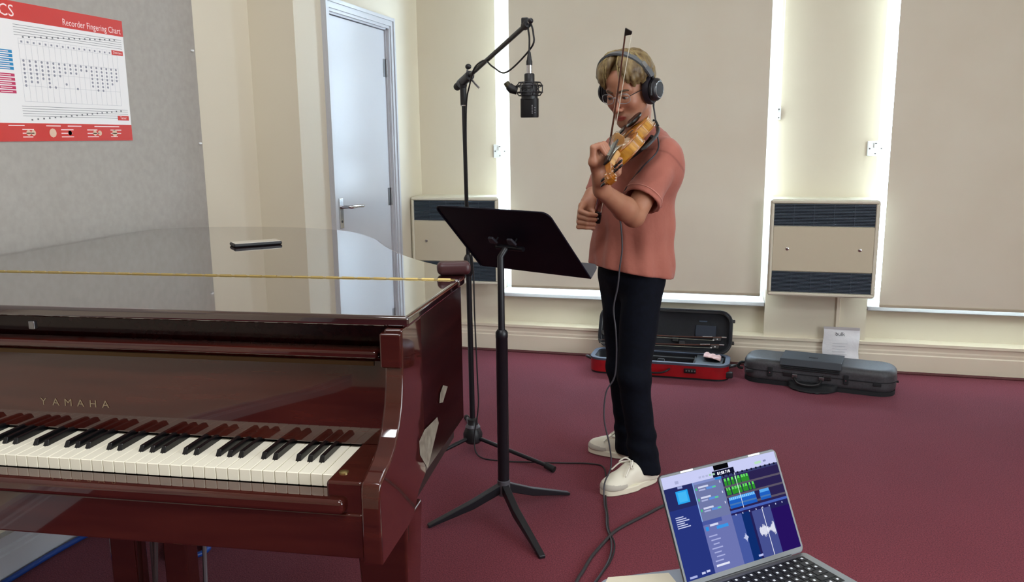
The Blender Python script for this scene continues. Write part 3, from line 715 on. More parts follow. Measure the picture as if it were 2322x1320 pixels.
MB().lathe([(.0105, .170), (.0105, .182), (.0085, .188), (.005, .212)], 14).build('plug_boot', BLACKP, mc, smooth=True)

# microphone lead: plug -> boom tip -> along boom and stand -> floor -> towards the laptop
top = Vector((-.672, 2.75, 1.612)); T = TIPW; BD = bd
def onb(s_, dx=0, dy=0, dz=0): return Vector((-1.053, 3.234, 0)) + piv + BD * s_ + Vector((dx, dy, dz))
Lb = (tip - piv).length
path = [top, top + Vector((.001, 0, .05)), T + Vector((.004, 0, -.012)), T + Vector((.012, -.008, .006)), T + Vector((.022, -.004, -.03)), T + Vector((.014, .0, -.075)), onb(Lb * .72, 0, 0, -.10), onb(Lb * .52, 0, 0, -.045), onb(Lb * .42, 0, -.012, -.004), onb(Lb * .33, 0, -.012, .010), onb(Lb * .22, 0, -.014, .006), onb(Lb * .1, .01, -.016, -.03), Vector((-1.048, 3.222, 1.46)), Vector((-1.052, 3.222, 1.2)), Vector((-1.045, 3.222, .95)), Vector((-1.030, 3.215, .80)), Vector((-1.028, 3.215, .60)), Vector((-1.020, 3.21, .35)), Vector((-1.015, 3.2, .22)), Vector((-1.03, 3.18, .08)), Vector((-1.0, 3.16, .012)), Vector((-.88, 3.155, .005)), Vector((-.787, 3.168, .005)), Vector((-.642, 3.192, .005)), Vector((-.54, 3.21, .005)), Vector((-.475, 3.18, .005)), Vector((-.44, 3.0, .005)), Vector((-.42, 2.87, .005)), Vector((-.395, 2.75, .005)), Vector((-.377, 2.65, .005)), Vector((-.342, 2.545, .005)), Vector((-.339, 2.44, .005)), Vector((-.354, 2.35, .005)), Vector((-.38, 2.2, .005))]
tag(MB().tube(smooth_path(path, 7), .0031, 7).build('microphone_cable', mat('black_cable', '#161418', .5), smooth='all'), 'thin black microphone lead looping along the boom and down to the floor', 'cable')
# thicker grey lead on the carpet running to the chair with the laptop
path = [(-.02, 3.05, .006), (-.12, 2.98, .006), (-.208, 2.877, .006), (-.256, 2.80, .006), (-.309, 2.715, .006), (-.353, 2.636, .006), (-.382, 2.532, .006), (-.403, 2.437, .006), (-.413, 2.349, .006), (-.421, 2.286, .006), (-.43, 2.1, .006)]
tag(MB().tube(smooth_path(path, 8), .0055, 8).build('floor_cable', mat('dark_grey_cable', '#2b2629', .6), smooth='all'), 'thick dark grey lead curving over the carpet left of the laptop', 'cable')
BLUEC = mat('blue_cable', '#0e3a8c', .4)
pts = [(-2.118, .9, .014), (-2.122, 1.5, .014), (-2.121, 1.86, .014), (-2.118, 2.05, .014), (-2.10, 2.2, .014), (-2.06, 2.28, .014)]
for k in range(26):
    a = k * PI / 5; pts.append((-2.0 + .055 * math.cos(a + 2.6) + .002 * k, 2.30 + .06 * math.sin(a + 2.6), .014 + .0035 * k))
pts += [(-1.90, 2.30, .05), (-1.82, 2.26, .02), (-1.745, 2.12, .012), (-1.68, 2.11, .012), (-1.64, 2.16, .012), (-1.66, 2.21, .012), (-1.74, 2.225, .012), (-1.76, 2.28, .012), (-1.66, 2.31, .012), (-1.60, 2.30, .012), (-1.54, 2.36, .012), (-1.55, 2.48, .012)]
tag(MB().tube(smooth_path(pts, 5), .0095, 8).build('network_cable', BLUEC, smooth='all'), 'bright blue cable along the left skirting, coiled under the piano', 'cable')

# ================================================================== RED VIOLIN CASE, OPEN
REDC = mat('glossy_red_shell', '#a5121a', 0.3, coat=.4, noise=(14, '#8f0d14')); LINER = mat('black_plush_lining', '#0d0f18', .9, sheen=.25, noise=(30, '#090a12'), bump=(300, .3, .001)); PIPING = mat('grey_rim_piping', '#3f4657', .6); SHELLB = mat('black_case_shell', '#121318', .5, bump=(500, .15, .0008))
rc = thing('violin_case', 'red shell violin case lying open, its dark lid leaning back to the wall', 'violin case', (-.380, 4.672, 0), math.radians(-2), group='violin cases on the floor')
def ringwall(mb, po_, pi_, z0, z1, M=None):
    n = len(po_); v = [(p[0], p[1], z) for z in (z0, z1) for p in po_] + [(p[0], p[1], z) for z in (z0, z1) for p in pi_]
    v = [Vector(p) if M is None else M @ Vector(p) for p in v]; f = []
    for i in range(n):
        j = (i + 1) % n
        f += [(i, j, n + j, n + i), (2 * n + j, 2 * n + i, 3 * n + i, 3 * n + j), (n + i, n + j, 3 * n + j, 3 * n + i), (j, i, 2 * n + i, 2 * n + j)]
    return mb.add(v, f)
o_ = rrect(.390, .128, .07, 6); i_ = rrect(.378, .116, .06, 6); i2 = rrect(.366, .104, .05, 6)
tr = ringwall(MB(), o_, i_, .012, .082); tr.prism(i_, .012, .016); tray = tr.build('tray', REDC, rc, smooth=True)
b2 = ringwall(MB(), rrect(.387, .125, .068, 6), i2, .002, .014); b2.build('base_edge', SHELLB, tray, smooth=True)
ringwall(MB(), rrect(.392, .130, .071, 6), i2, .080, .092).build('rim_piping', PIPING, rc, smooth=True)
lin_ = ringwall(MB(), i_, i2, .016, .088); lin_.prism(i2, .016, .035); ln = lin_.build('lining', LINER, rc)
for bx in ((-.20, -.188, -.104, .104, .03, .075), (.19, .200, -.104, .104, .03, .078), (-.188, .19, -.104, -.080, .03, .068), (-.188, .19, .080, .104, .03, .068), (-.02, .02, -.08, -.055, .03, .06), (-.02, .02, .055, .08, .03, .06)): MB().box(*bx).build('padding', LINER, ln, bevel=.008, bseg=3)
MB().add([(.205, -.10, .040), (.355, -.085, .040), (.355, .09, .080), (.205, .10, .088), (.205, -.10, .086), (.35, -.085, .078)], [(0, 1, 5, 4), (4, 5, 2, 3), (0, 4, 3), (1, 2, 5)]).build('pocket_flap', SHELLB, ln)
hd = MB().tube(smooth_path([(-.07, -.128, .045), (-.065, -.150, .040), (-.02, -.160, .036), (.03, -.160, .040), (.06, -.152, .052), (.07, -.128, .056)], 5), .0055, 8).build('handle', SHELLB, rc, smooth=True)
lk = MB().box(.15, .215, -.139, -.127, .040, .066).build('combination_lock', SHELLB, rc, bevel=.004)
for k in range(4): MB().tube([(.160 + k * .015, -.1395, .053), (.168 + k * .015, -.1395, .053)], .005, 10).build('dial', STEEL, lk)
for sx in (-1, 1):
    MB().tube(smooth_path([(sx * .385, -.05, .065), (sx * .415, -.045, .075), (sx * .425, 0, .065), (sx * .415, .045, .05), (sx * .385, .05, .05)], 4), .008, 8).build('end_handle', SHELLB, rc, smooth=True)
MB().box(.372, .412, -.10, -.07, .015, .050).build('strap_buckle', SHELLB, rc, bevel=.006)
# lid: stands on the back edge, leaning back
Lm = Matrix.Translation((0, .130, .094)) @ Matrix.Rotation(math.radians(-27), 4, 'X')     # local z up the lid, local y away from the viewer
lo = [(p[0], p[1] + .128) for p in o_]; li = [(p[0] * .965, p[1] * .92 + .128) for p in o_]
lm = MB(); n = len(lo)
def LV(p, y): return Lm @ Vector((p[0], y, p[1]))
v = [LV(p, 0) for p in lo] + [LV(p, .040) for p in lo] + [LV(p, 0) for p in li] + [LV(p, .030) for p in li]
f = []
for i in range(n):
    j = (i + 1) % n; f += [(i, n + i, n + j, j), (i, j, 2 * n + j, 2 * n + i), (2 * n + i, 2 * n + j, 3 * n + j, 3 * n + i)]
f += [tuple(range(n, 2 * n)), tuple(range(4 * n - 1, 3 * n - 1, -1))]
lid = lm.add(v, f).build('lid', LINER, rc)
MB().tube([LV(p, .002) for p in lo], .0045, 6, closed=True).build('lid_edge', SHELLB, lid, smooth=True)
MB().box(.18, .30, .020, .032, .10, .17, Lm).build('lid_pocket', mat('navy_mesh_pocket', '#1b2434', .7), lid, bevel=.006)
MB().box(.20, .245, .0275, .030, .192, .199, Lm).build('name_tag', mat('blue_grey_tag', '#2d4257', .5), lid)
for z in (.07, .20): MB().box(.388, .405, .010, .028, z - .008, z + .010, Lm).build('lid_catch', SHELLB, lid, bevel=.003)
for z, (xa, xb) in ((.075, (.05, .085)), (.052, (.09, .125))): MB().box(xa, xb, .012, .03, z - .016, z + .014, Lm).build('bow_holder', SHELLB, lid, bevel=.004)
RCM = Matrix.Translation((-.380, 4.672, 0)) @ Matrix.Rotation(math.radians(-2), 4, 'Z') @ Lm
STICK = mat('pernambuco_bow_stick', '#4a2416', .3, coat=.5); HAIRB = mat('bow_hair', '#d9d2bd', .6); PEARL = mat('ebony_frog', '#15110f', .3)
def bow(name, label, M, L_, group=None, flip=1):
    """local x from frog (0) to tip (L_), hair on the -z side"""
    t = thing(name, label, 'bow', matrix=M, group=group)
    pts = [(L_ * k / 14, 0, -.010 * math.sin(PI * k / 14)) for k in range(15)]
    MB().tube(pts, [.0043 - .0016 * k / 14 for k in range(15)], 8).build('stick', STICK, t, smooth=True)
    MB().box(.045, L_ - .012, -.0042, .0042, -.0215, -.0207).build('hair', HAIRB, t)
    fr = MB().prism([(.012, -.004), (.060, -.004), (.058, -.021), (.050, -.024), (.016, -.024)], -.006, .006, axis='y').build('frog', PEARL, t, bevel=.002)
    MB().box(.052, .061, -.0064, .0064, -.0235, -.017).build('ferrule', CHROME, fr)
    MB().tube([(.035, -.0064, -.014), (.035, .0064, -.014)], .0035, 10).build('eye', mat('pearl_eye', '#d8d8d8', .2), fr)
    MB().tube([(-.016, 0, 0), (.012, 0, 0)], .0046, 8).build('button', CHROME, t, smooth=True)
    MB().tube([(.064, 0, -.0008), (.12, 0, -.003)], .0047, 8).build('grip_winding', CHROME, t, smooth=True)
    MB().prism([(L_ - .022, .0), (L_ + .004, .002), (L_ - .004, -.022), (L_ - .014, -.022)], -.0042, .0042, axis='y').build('tip', PEARL, t, bevel=.0015)
    return t
def bm(x, y, z, tilt=0): return RCM @ Matrix.Translation((x, y, z)) @ Matrix.Rotation(PI, 4, 'Z') @ Matrix.Rotation(math.radians(tilt), 4, 'Y')
bow('violin_bow', 'upper of two violin bows clipped inside the open red case lid', bm(.345, .004, .098), .72, 'bows in the case lid')
bow('violin_bow', 'lower violin bow inside the open red case lid, set further left', bm(.335, -.008, .050, .8), .72, 'bows in the case lid')
cl = MB(); rd = random.Random(2); g = {}
for a in range(9):
    for c in range(9):
        x = .245 + .095 * a / 8; y = -.01 + .09 * c / 8; g[(a, c)] = len(cl.v); cl.v.append((x, y, .091 + .010 * math.sin(a * 1.1) * math.sin(c * .9) + .006 * rd.random() - .02 * (a / 8) ** 3 + .012))
for a in range(8):
    for c in range(8): cl.f.append((g[(a, c)], g[(a + 1, c)], g[(a + 1, c + 1)], g[(a, c + 1)])); cl.mi.append(0)
me = cl.mesh('cleaning_cloth'); me.materials.append(mat('pale_pink_cloth', '#d9b6b2', .9)); co = link('cleaning_cloth', me, None, 'all'); co.matrix_world = Matrix.Translation((-.380, 4.672, 0)) @ Matrix.Rotation(math.radians(-2), 4, 'Z')
md = co.modifiers.new('s', 'SOLIDIFY'); md.thickness = .003; tag(co, 'pale pink cloth crumpled in the right end of the red case', 'cloth')

# ================================================================== GREY VIOLIN CASE, CLOSED
GREYC = mat('charcoal_case_shell', '#45464a', .5, noise=(120, '#3a3a3e', 6), bump=(260, .3, .0015)); POUCH = mat('black_nylon', '#2b3038', .6, bump=(700, .25, .0008)); DARKN = mat('dark_nylon', '#15171c', .75)
gv = thing('violin_case', 'charcoal oblong violin case lying closed with a music pouch on top', 'violin case', (.478, 4.620, 0), math.radians(-11.5), group='violin cases on the floor')
def rbox(hx, hy, z0, z1, rp, rt):
    def f_(X, Y, Z):
        qx = np.abs(X) - (hx - rp); qy = np.abs(Y) - (hy - rp)
        d2 = np.sqrt(np.maximum(qx, 0) ** 2 + np.maximum(qy, 0) ** 2) + np.minimum(np.maximum(qx, qy), 0) - rp
        dz = np.abs(Z - (z0 + z1) / 2) - (z1 - z0) / 2
        a = np.maximum(d2 + rt, 0); b_ = np.maximum(dz + rt, 0)
        return np.sqrt(a * a + b_ * b_) + np.minimum(np.maximum(d2 + rt, dz + rt), 0) - rt
    return f_
G = Field((-.41, -.15, -.01), (.41, .15, .16), .0045); G.fn(rbox(.387, .122, .012, .136, .09, .034), (-.5, -.5, -.1), (.5, .5, .3)); V, Q = G.surface()
me = np_mesh('shell', relax(V, Q, 1), Q); me.materials.append(GREYC); link('shell', me, gv)
ringwall(MB(), rrect(.3895, .1245, .092, 6), rrect(.38, .115, .085, 6), .072, .077).build('seam_band', DARKN, gv, smooth=True)
ringwall(MB(), rrect(.384, .119, .088, 6), rrect(.36, .095, .07, 6), .001, .022).build('base_edge', DARKN, gv, smooth=True)
G = Field((-.20, -.17, .08), (.16, .12, .18), .0035); G.fn(rbox(.152, .105, .128, .150, .02, .008), (-.5, -.5, .05), (.5, .5, .3))
G.F = np.roll(G.F, 0); V, Q = G.surface(); V = V - np.array([.03, .018, 0]); me = np_mesh('pouch', relax(V, Q, 1), Q); me.materials.append(POUCH); pch = link('pouch', me, gv)
MB().prism([(-.123, .150), (.05, .151), (.05, .158), (-.126, .157), (-.134, .120), (-.128, .118)], -.185, .125, axis='x').build('pouch_flap', mat('grey_nylon_flap', '#3f464d', .6, bump=(700, .2, .0008)), pch, bevel=.004)
for z in (.098, .108): MB().box(-.178, .118, -.131, -.124, z, z + .007).build('pouch_edge', DARKN, pch, bevel=.002)
MB().box(-.045, .0, -.070, -.05, .1572, .1582).build('badge', DARKN, pch)
for x in (-.235, .150):
    l = MB().box(x - .012, x + .012, -.131, -.119, .048, .098).build('latch', DARKN, gv, bevel=.004); MB().tube([(x, -.1315, .07), (x, -.1335, .07)], .0035, 8).build('latch_pin', CHROME, l)
for x in (-.345, .30): MB().box(x - .02, x + .02, -.127, -.118, .055, .072).build('corner_badge', DARKN, gv, bevel=.003)
for x in (-.145, .055): MB().box(x - .022, x + .022, -.130, -.118, .058, .082).build('catch', BLACKP, gv, bevel=.004)
h = MB().tube(smooth_path([(-.105, -.125, .062), (-.10, -.150, .050), (-.075, -.165, .035), (-.02, -.168, .032), (.02, -.160, .042), (.03, -.125, .062)], 5), .0075, 8).build('handle', BLACKP, gv, smooth=True)
for x in (-.105, .03): MB().box(x - .014, x + .014, -.136, -.120, .055, .075).build('handle_mount', STEEL, h, bevel=.003)
MB().box(-.39, -.375, -.02, .02, .05, .09).build('strap_tab', DARKN, gv, bevel=.005); MB().tube(smooth_path([(-.385, -.01, .08), (-.415, -.01, .075), (-.425, -.012, .05), (-.40, -.01, .045)], 4), .008, 8).build('end_handle', DARKN, gv, smooth=True)
MB().tube([(.385, 0, .06), (.398, 0, .06)], .006, 8).build('end_stud', DARKN, gv)
cv = MB(); g = {}
for a in range(15):
    for c in range(5):
        x = -.14 + .25 * a / 14; w_ = math.sin(PI * a / 14) ** .6; y = -.126 - .085 * w_ * c / 4; z = .03 * (1 - c / 4) ** 2 + .004 + .006 * abs(math.sin(a * 1.3 + c)); g[(a, c)] = len(cv.v); cv.v.append((x, y, z))
for a in range(14):
    for c in range(4): cv.f.append((g[(a, c)], g[(a, c + 1)], g[(a + 1, c + 1)], g[(a + 1, c)])); cv.mi.append(0)
o = cv.build('shoulder_strap', DARKN, gv, smooth='all'); md = o.modifiers.new('s', 'SOLIDIFY'); md.thickness = .004
# ================================================================== WHITE BAG
BAGM = mat('white_plastic_bag', '#e6e6ea', .35, bump=(14, .35, .01))
bt = thing('plastic_bag', 'flat white plastic bag propped against the skirting behind the grey case', 'bag', (.622, 4.90, 0))
mm = MB(); g = {}; NX, NZ = 12, 14
for s_ in (0, 1):
    for a in range(NX + 1):
        for c in range(NZ + 1):
            u = a / NX; v_ = c / NZ; e = math.sin(PI * u) * math.sin(PI * min(v_ * 1.15, 1)) * .018
            x = -.097 + .194 * u + .003 * math.sin(9 * v_); z = .25 * v_; y = .035 * v_ + (-e if s_ == 0 else e * .3) + .003 * math.sin(12 * v_ + 3 * u)
            g[(s_, a, c)] = len(mm.v); mm.v.append((x, y, z))
for s_ in (0, 1):
    for a in range(NX):
        for c in range(NZ):
            q = (g[(s_, a, c)], g[(s_, a + 1, c)], g[(s_, a + 1, c + 1)], g[(s_, a, c + 1)]); mm.f.append(q if s_ == 0 else q[::-1]); mm.mi.append(0)
mm.build('pouch', BAGM, bt, smooth='all')
MB().box(-.097, .097, .031, .034, .238, .252).build('seal_strip', mat('grey_seal', '#c4bfc0', .4), bt)
text_obj('print', 'bulk', .030, mat('dark_print', '#2a2a2e', .5), Matrix.Translation((-.008, .0165, .205)) @ Matrix.Rotation(PI / 2 - .13, 4, 'X'), bt, 'CENTER')
mm = MB()
for k in range(5): mm.box(-.05, .03 - .01 * (k % 2), .0, .0005, 0, .0018, Matrix.Translation((0, -.0105 + .001 * k, .10 + .016 * k)))
mm.build('small_print', mat('pale_print', '#b9bcc4', .5), bt)

# ================================================================== CHAIR WITH LAPTOP
ch = thing('stool', 'low grey padded stool holding the laptop at the bottom edge', 'stool', (-.02, 1.43, 0), math.radians(27.5))
G = Field((-.26, -.25, .40), (.26, .25, .48), .005); G.fn(rbox(.16, .19, .405, .462, .04, .012), (-.5, -.5, .3), (.5, .5, .6)); V, Q = G.surface(); me = np_mesh('seat', V, Q); me.materials.append(mat('blue_grey_vinyl', '#8f98a6', .5, bump=(300, .1, .001))); link('seat', me, ch)
for sx in (-1, 1):
    for sy in (-1, 1): MB().tube([(sx * .12, sy * .15, .41), (sx * .15, sy * .18, 0)], .011, 10).build('leg', STEEL, ch, smooth=True)
MB().tube([(-.135, -.165, .2), (.135, -.165, .2)], .007, 8).tube([(-.135, .165, .2), (.135, .165, .2)], .007, 8).build('stretcher', STEEL, ch, smooth=True)
SEATX = Matrix.Translation((-.02, 1.43, 0)) @ Matrix.Rotation(math.radians(27.5), 4, 'Z')
sh = MB().prism([(-.15, -.15), (.0, -.16), (-.005, .165), (-.13, .178), (-.155, .14)], .4635, .466).build('paper_sheets', mat('cream_paper', '#d8d0ba', .7)); sh.matrix_world = SEATX
tag(sh, 'cream paper sheets on the stool to the left of the laptop', 'paper')
ALU = mat('grey_aluminium', '#8d8e90', .35, .85); DKEY = mat('black_keycap', '#141519', .5); BEZ = mat('black_bezel', '#07070a', .15)
lp = thing('laptop', 'open grey aluminium laptop showing an audio editing program', 'laptop', (.054, 1.605, .464), .737)
LW, LD, LH, LT = .3126, .2212, .2185, .462
G = Field((-.17, -.24, -.005), (.17, .02, .03), .0032); G.fn(rbox(LW / 2, LD / 2, 0, .0125, .012, .003), (-.5, -.5, -.1), (.5, .5, .1)); V, Q = G.surface(); V[:, 1] -= LD / 2
base = MB().prism([(p[0], p[1] - LD / 2) for p in rrect(LW / 2, LD / 2, .011, 5)], .0, .0125).build('base', ALU, lp, bevel=.0015)
MB().box(-.138, .138, -.122, -.012, .0123, .0128).build('keyboard_well', BLACKP, base)
kme = {}
def keycap(w_, x, y, d_=.0155):
    k_ = (round(w_, 4), d_)
    if k_ not in kme: kme[k_] = MB().box(-w_ / 2, w_ / 2, -d_ / 2, d_ / 2, 0, .0012).mesh('key'); kme[k_].materials.append(DKEY)
    o = link('key', kme[k_], base); o.location = (x, y, .0128); return o
rows = [[.0155] * 14, [.0155] * 13 + [.0265], [.0265] + [.0155] * 13, [.0305] + [.0155] * 11 + [.0305], [.0400] + [.0155] * 10 + [.0400], [.0155] * 3 + [.0195, .092, .0195] + [.0155] * 4]
LEG = MB()
for r, row in enumerate(rows):
    tot = sum(row) + .0033 * (len(row) - 1); x = -.1355; sc = (.271 - .0033 * (len(row) - 1)) / sum(row); y = -.0215 - r * .0183
    for w_ in row:
        w2 = w_ * sc; keycap(w2, x + w2 / 2, y); LEG.box(x + w2 / 2 - .0025, x + w2 / 2 + .0025, y - .002, y + .003, .01402, .01412); x += w2 + .0033
LEG.build('key_legends', mat('key_legend_white', '#dfe3e6', .5), base, kind='stuff')
MB().box(-.065, .065, -.212, -.132, .0124, .0128).build('trackpad', mat('grey_trackpad', '#838486', .3, .6), base)
Hm = Matrix.Translation((0, 0, .0125)) @ Matrix.Rotation(-LT, 4, 'X')     # lid: local x across, z up the screen, -y towards the viewer
sl = MB().prism([(p[0], p[1] + LH / 2) for p in rrect(LW / 2, LH / 2, .011, 5)], 0, .0042, M=Hm, axis='y').build('lid', mat('dark_lid_aluminium', '#4c4d51', .45, .6), lp, bevel=.001)
MB().prism([(p[0], p[1] + LH / 2 + .001) for p in rrect(LW / 2 - .0006, LH / 2 - .002, .0105, 5)], -.0008, .0002, M=Hm, axis='y').build('bezel', BEZ, sl)
MB().tube([Hm @ Vector((-.12, .003, .0)), Hm @ Vector((.12, .003, .0))], .0045, 10).build('hinge', BLACKP, lp, smooth=True)
# lit display: flat panels of the program window
SX0, SX1, SZ0, SZ1 = -.151, .151, .012, .2130
cols = {}; dm = MB(); mats_ = []
def scr(u0, u1, v0, v1, col, lay=1, e=1.0):
    if col not in cols: cols[col] = len(mats_); mats_.append(mat('screen_' + col.strip('#'), '#000000', .6, spec=0.0)); q = mats_[-1].node_tree.nodes['Principled BSDF']; q.inputs['Emission Color'].default_value = (*lin(col), 1); q.inputs['Emission Strength'].default_value = 0.85
    dm.cur = cols[col]; y = -.0009 - .00008 * lay
    P = [Hm @ Vector((SX0 + (SX1 - SX0) * u, y, SZ1 - (SZ1 - SZ0) * v)) for u, v in ((u0, v1), (u1, v1), (u1, v0), (u0, v0))]
    dm.quad(*P)
scr(0, 1, 0, 1, '#2a3a80', 0)
scr(0, 1, 0, .115, '#c9cdf4'); scr(.44, .57, 0, .05, '#08080c', 2); scr(.42, .61, .055, .115, '#12142e', 2)
scr(0, .235, .115, 1, '#27357d'); scr(0, .235, .115, .33, '#252b62', 2); scr(.085, .185, .16, .285, '#2aa4ee', 3); scr(.10, .17, .175, .27, '#45b7f4', 4); scr(.11, .15, .118, .14, '#9aa6d8', 4)
scr(.235, .485, .115, .50, '#6f78a6'); scr(.235, .242, .115, .5, '#8fb4ec', 2); scr(.235, .485, .115, .14, '#7f8cc4', 2); scr(.43, .485, .118, .14, '#2a86d8', 3)
scr(.485, 1, .115, .50, '#2b2350'); scr(.485, 1, .115, .14, '#3a3f6e', 2)
for k in range(12): scr(.50 + k * .042, .515 + k * .042, .11, .13, '#14162e', 3)
for v in (.225, .325, .43): scr(.485, 1, v, v + .02, '#5c5566', 2)
rd = random.Random(5)
for v0, u_end in ((.15, .70), (.245, .74)):
    u = .50
    while u < u_end:
        wd = rd.uniform(.012, .02); scr(u, u + wd, v0, v0 + .028, '#67dd62', 5); scr(u - .002, u + wd + .004, v0 + .02, v0 + .075, '#2f8f2c', 4); u += wd + rd.uniform(.004, .016)
scr(.50, .73, .345, .375, '#4ea4f0', 4); scr(.495, .735, .37, .455, '#1f5fc0', 3); scr(.775, .86, .345, .375, '#5aa8ee', 4); scr(.77, .865, .37, .45, '#1f5fc0', 3); scr(.495, .735, .41, .425, '#4a77b0', 5); scr(.77, .865, .41, .425, '#4a77b0', 5)
for k in range(14): scr(.503 + k * .0165, .511 + k * .0165, .35, .372, '#9cd2fa', 6)
scr(.485, 1, .475, .50, '#4763b8', 3)
for k in range(3):
    v = .165 + k * .105; scr(.25, .262, v + .01, v + .035, '#3fbf7a', 3); scr(.275, .36, v, v + .018, '#cfd4ee', 3); scr(.275, .33, v + .03, v + .045, '#aab2dc', 3); scr(.34, .42, v + .022, v + .045, '#5d8ed8', 3); scr(.39, .42, v + .028, v + .042, '#62cf8a', 4); scr(.46, .468, v - .01, v + .012, '#d8dcf2', 3)
scr(.235, .485, .50, 1, '#6c74b0'); scr(.235, .40, .50, .54, '#4a58a0', 2); scr(.25, .275, .56, .60, '#2f8fe0', 3); scr(.29, .36, .545, .565, '#d5d9f2', 3); scr(.34, .44, .575, .605, '#3a94e4', 3)
for k in range(8): scr(.26 + .01 * (k % 3), .33 + .02 * (k % 2), .65 + k * .04, .662 + k * .04, '#a8aede', 3)
scr(.26, .37, .93, .95, '#e2e5f6', 4)
scr(.485, 1, .50, 1, '#232058'); scr(.485, .60, .52, 1, '#4658a0', 2); scr(.57, .64, .52, 1, '#0f2d6e', 3); scr(.66, .83, .53, 1, '#46508f', 3); scr(.83, 1, .56, 1, '#26125e', 2)
for k in range(8): scr(.52 + .06 * k, .528 + .06 * k, .515, .53, '#c4cbea', 4)
for k in range(46):
    u = .685 + k * .0030; a = (.05 * math.exp(-((k - 12) / 9) ** 2) + .022 + .05 * math.exp(-((k - 42) / 5) ** 2)) * rd.uniform(.5, 1.1); scr(u, u + .0026, .745 - a, .745 + a, '#e8eaf8', 5)
for k in range(14): u = .535 + k * .0030; a = .035 * math.exp(-((k - 8) / 4) ** 2) * rd.uniform(.4, 1.2) + .004; scr(u, u + .0026, .76 - a, .76 + a, '#c9d0f0', 5)
scr(.752, .757, .52, 1.0, '#f2f4ff', 6); scr(.602, .606, .115, .475, '#f2f4ff', 7)
for k in range(6): scr(.035, .10 + .02 * (k % 3), .40 + k * .02, .41 + k * .02, '#c3c9ea', 3)
for k in range(5): scr(.30 + k * .03, .32 + k * .03, .07, .09, '#9fc9a8' if k > 2 else '#b3b8dc', 3)
scr(.80, .86, .06, .085, '#b7e0c0', 3); scr(.88, .905, .06, .08, '#8c92b8', 3); scr(.10, .13, .06, .09, '#a9aed4', 3); scr(.62, .66, .955, .975, '#b9bff0', 4); scr(.03, .09, .965, .985, '#aab2e4', 4); scr(.13, .16, .955, .975, '#ccd1f4', 4); scr(.17, .20, .95, .97, '#ccd1f4', 4)
dsp = dm.build('display', mats_, sl)
tmx = Hm @ Matrix.Translation((SX0 + .302 * .515, -.0016, SZ1 - .201 * .1)) @ Matrix.Rotation(PI / 2, 4, 'X')
text_obj('timecode', '01:58 718', .0085, mat('screen_white_text', '#e8ecff', .4, emit=1.0), tmx, sl, 'CENTER')
for u in (-.085, .095): MB().box(u - .016, u + .016, -.0012, -.0004, LH - .0045, LH - .0008, Hm).build('bezel_sticker', PLASTIC, sl)

# ================================================================== VIOLIN  (local x: button -> scroll, y: bass side, z: out of the top)
vE = np.array([-.371, 3.035, 1.358]); vd = np.array([-.002, -.975, -.226]); vd /= np.linalg.norm(vd)
vn = np.array([-.66, 0, .75]); vn = vn - vd * (vn @ vd); vn /= np.linalg.norm(vn); vsd = np.cross(vn, vd)
VM = Matrix.Identity(4)
for i in range(3): VM[i][0], VM[i][1], VM[i][2], VM[i][3] = vd[i], vsd[i], vn[i], vE[i]
def VP(t, s_=0, n_=0): return vE + vd * t + vsd * s_ + vn * n_
VARN = mat('golden_violin_varnish', '#a8691c', .22, coat=.8, noise=(14, '#8a4d12', 5), stretch=(1, 6, 6)); RIBV = mat('flamed_maple_rib', '#c18a2c', .22, coat=.8, noise=(40, '#8f5c17', 2), stretch=(5, .6, .6)); EBN = mat('ebony_fittings', '#0e0b0c', .3); MAPLE = mat('pale_maple_neck', '#c79a63', .35)
vi = thing('violin', 'golden brown violin held under the chin of the violinist', 'violin', matrix=VM)
OUT = [(0, .012), (.004, .045), (.02, .078), (.05, .097), (.085, .103), (.12, .099), (.145, .087), (.154, .081), (.164, .063), (.185, .056), (.205, .055), (.225, .061), (.236, .073), (.25, .077), (.28, .083), (.31, .080), (.335, .066), (.350, .042), (.355, .02)]
def plate(z0, arch, th, inset=0):
    mm = MB(); n = 9; g = {}
    for i, (x, w_) in enumerate(OUT):
        w_ = max(w_ - inset, .004)
        for k in range(n):
            v_ = -1 + 2 * k / (n - 1); ex = math.sin(PI * min(max((x - .0) / .355, 0), 1)) ** .5; z = z0 + arch * (1 - v_ * v_) ** 1.3 * ex; g[(i, k)] = len(mm.v); mm.v.append((x, v_ * w_, z))
    for i in range(len(OUT) - 1):
        for k in range(n - 1): mm.f.append((g[(i, k)], g[(i + 1, k)], g[(i + 1, k + 1)], g[(i, k + 1)])); mm.mi.append(0)
    return mm
for nm, z0, ar, m_ in (('top_plate', 0, .015, VARN), ('back_plate', -.034, -.013, VARN)):
    o = plate(z0, ar, 0).build(nm, m_, vi, smooth='all'); md = o.modifiers.new('s', 'SOLIDIFY'); md.thickness = .004; md.offset = 0
    if nm == 'top_plate':
        for sy in (-1, 1): MB().tube(smooth_path([(.165, sy * .050, .009), (.175, sy * .044, .0105), (.195, sy * .040, .0115), (.215, sy * .036, .0125), (.226, sy * .030, .0135)], 4), .0016, 5).build('sound_hole', EBN, o)
mm = MB(); po_ = [(x, w_ - .004) for x, w_ in OUT] + [(x, -w_ + .004) for x, w_ in reversed(OUT)]; n = len(po_)
mm.add([(p[0], p[1], z) for z in (-.033, 0) for p in po_], [(i, (i + 1) % n, n + (i + 1) % n, n + i) for i in range(n)]); mm.build('ribs', RIBV, vi, smooth=True)
MB().prism([(.345, -.016), (.485, -.012), (.485, .012), (.345, .016)], -.008, .012).build('neck', MAPLE, vi, bevel=.006, bseg=3)
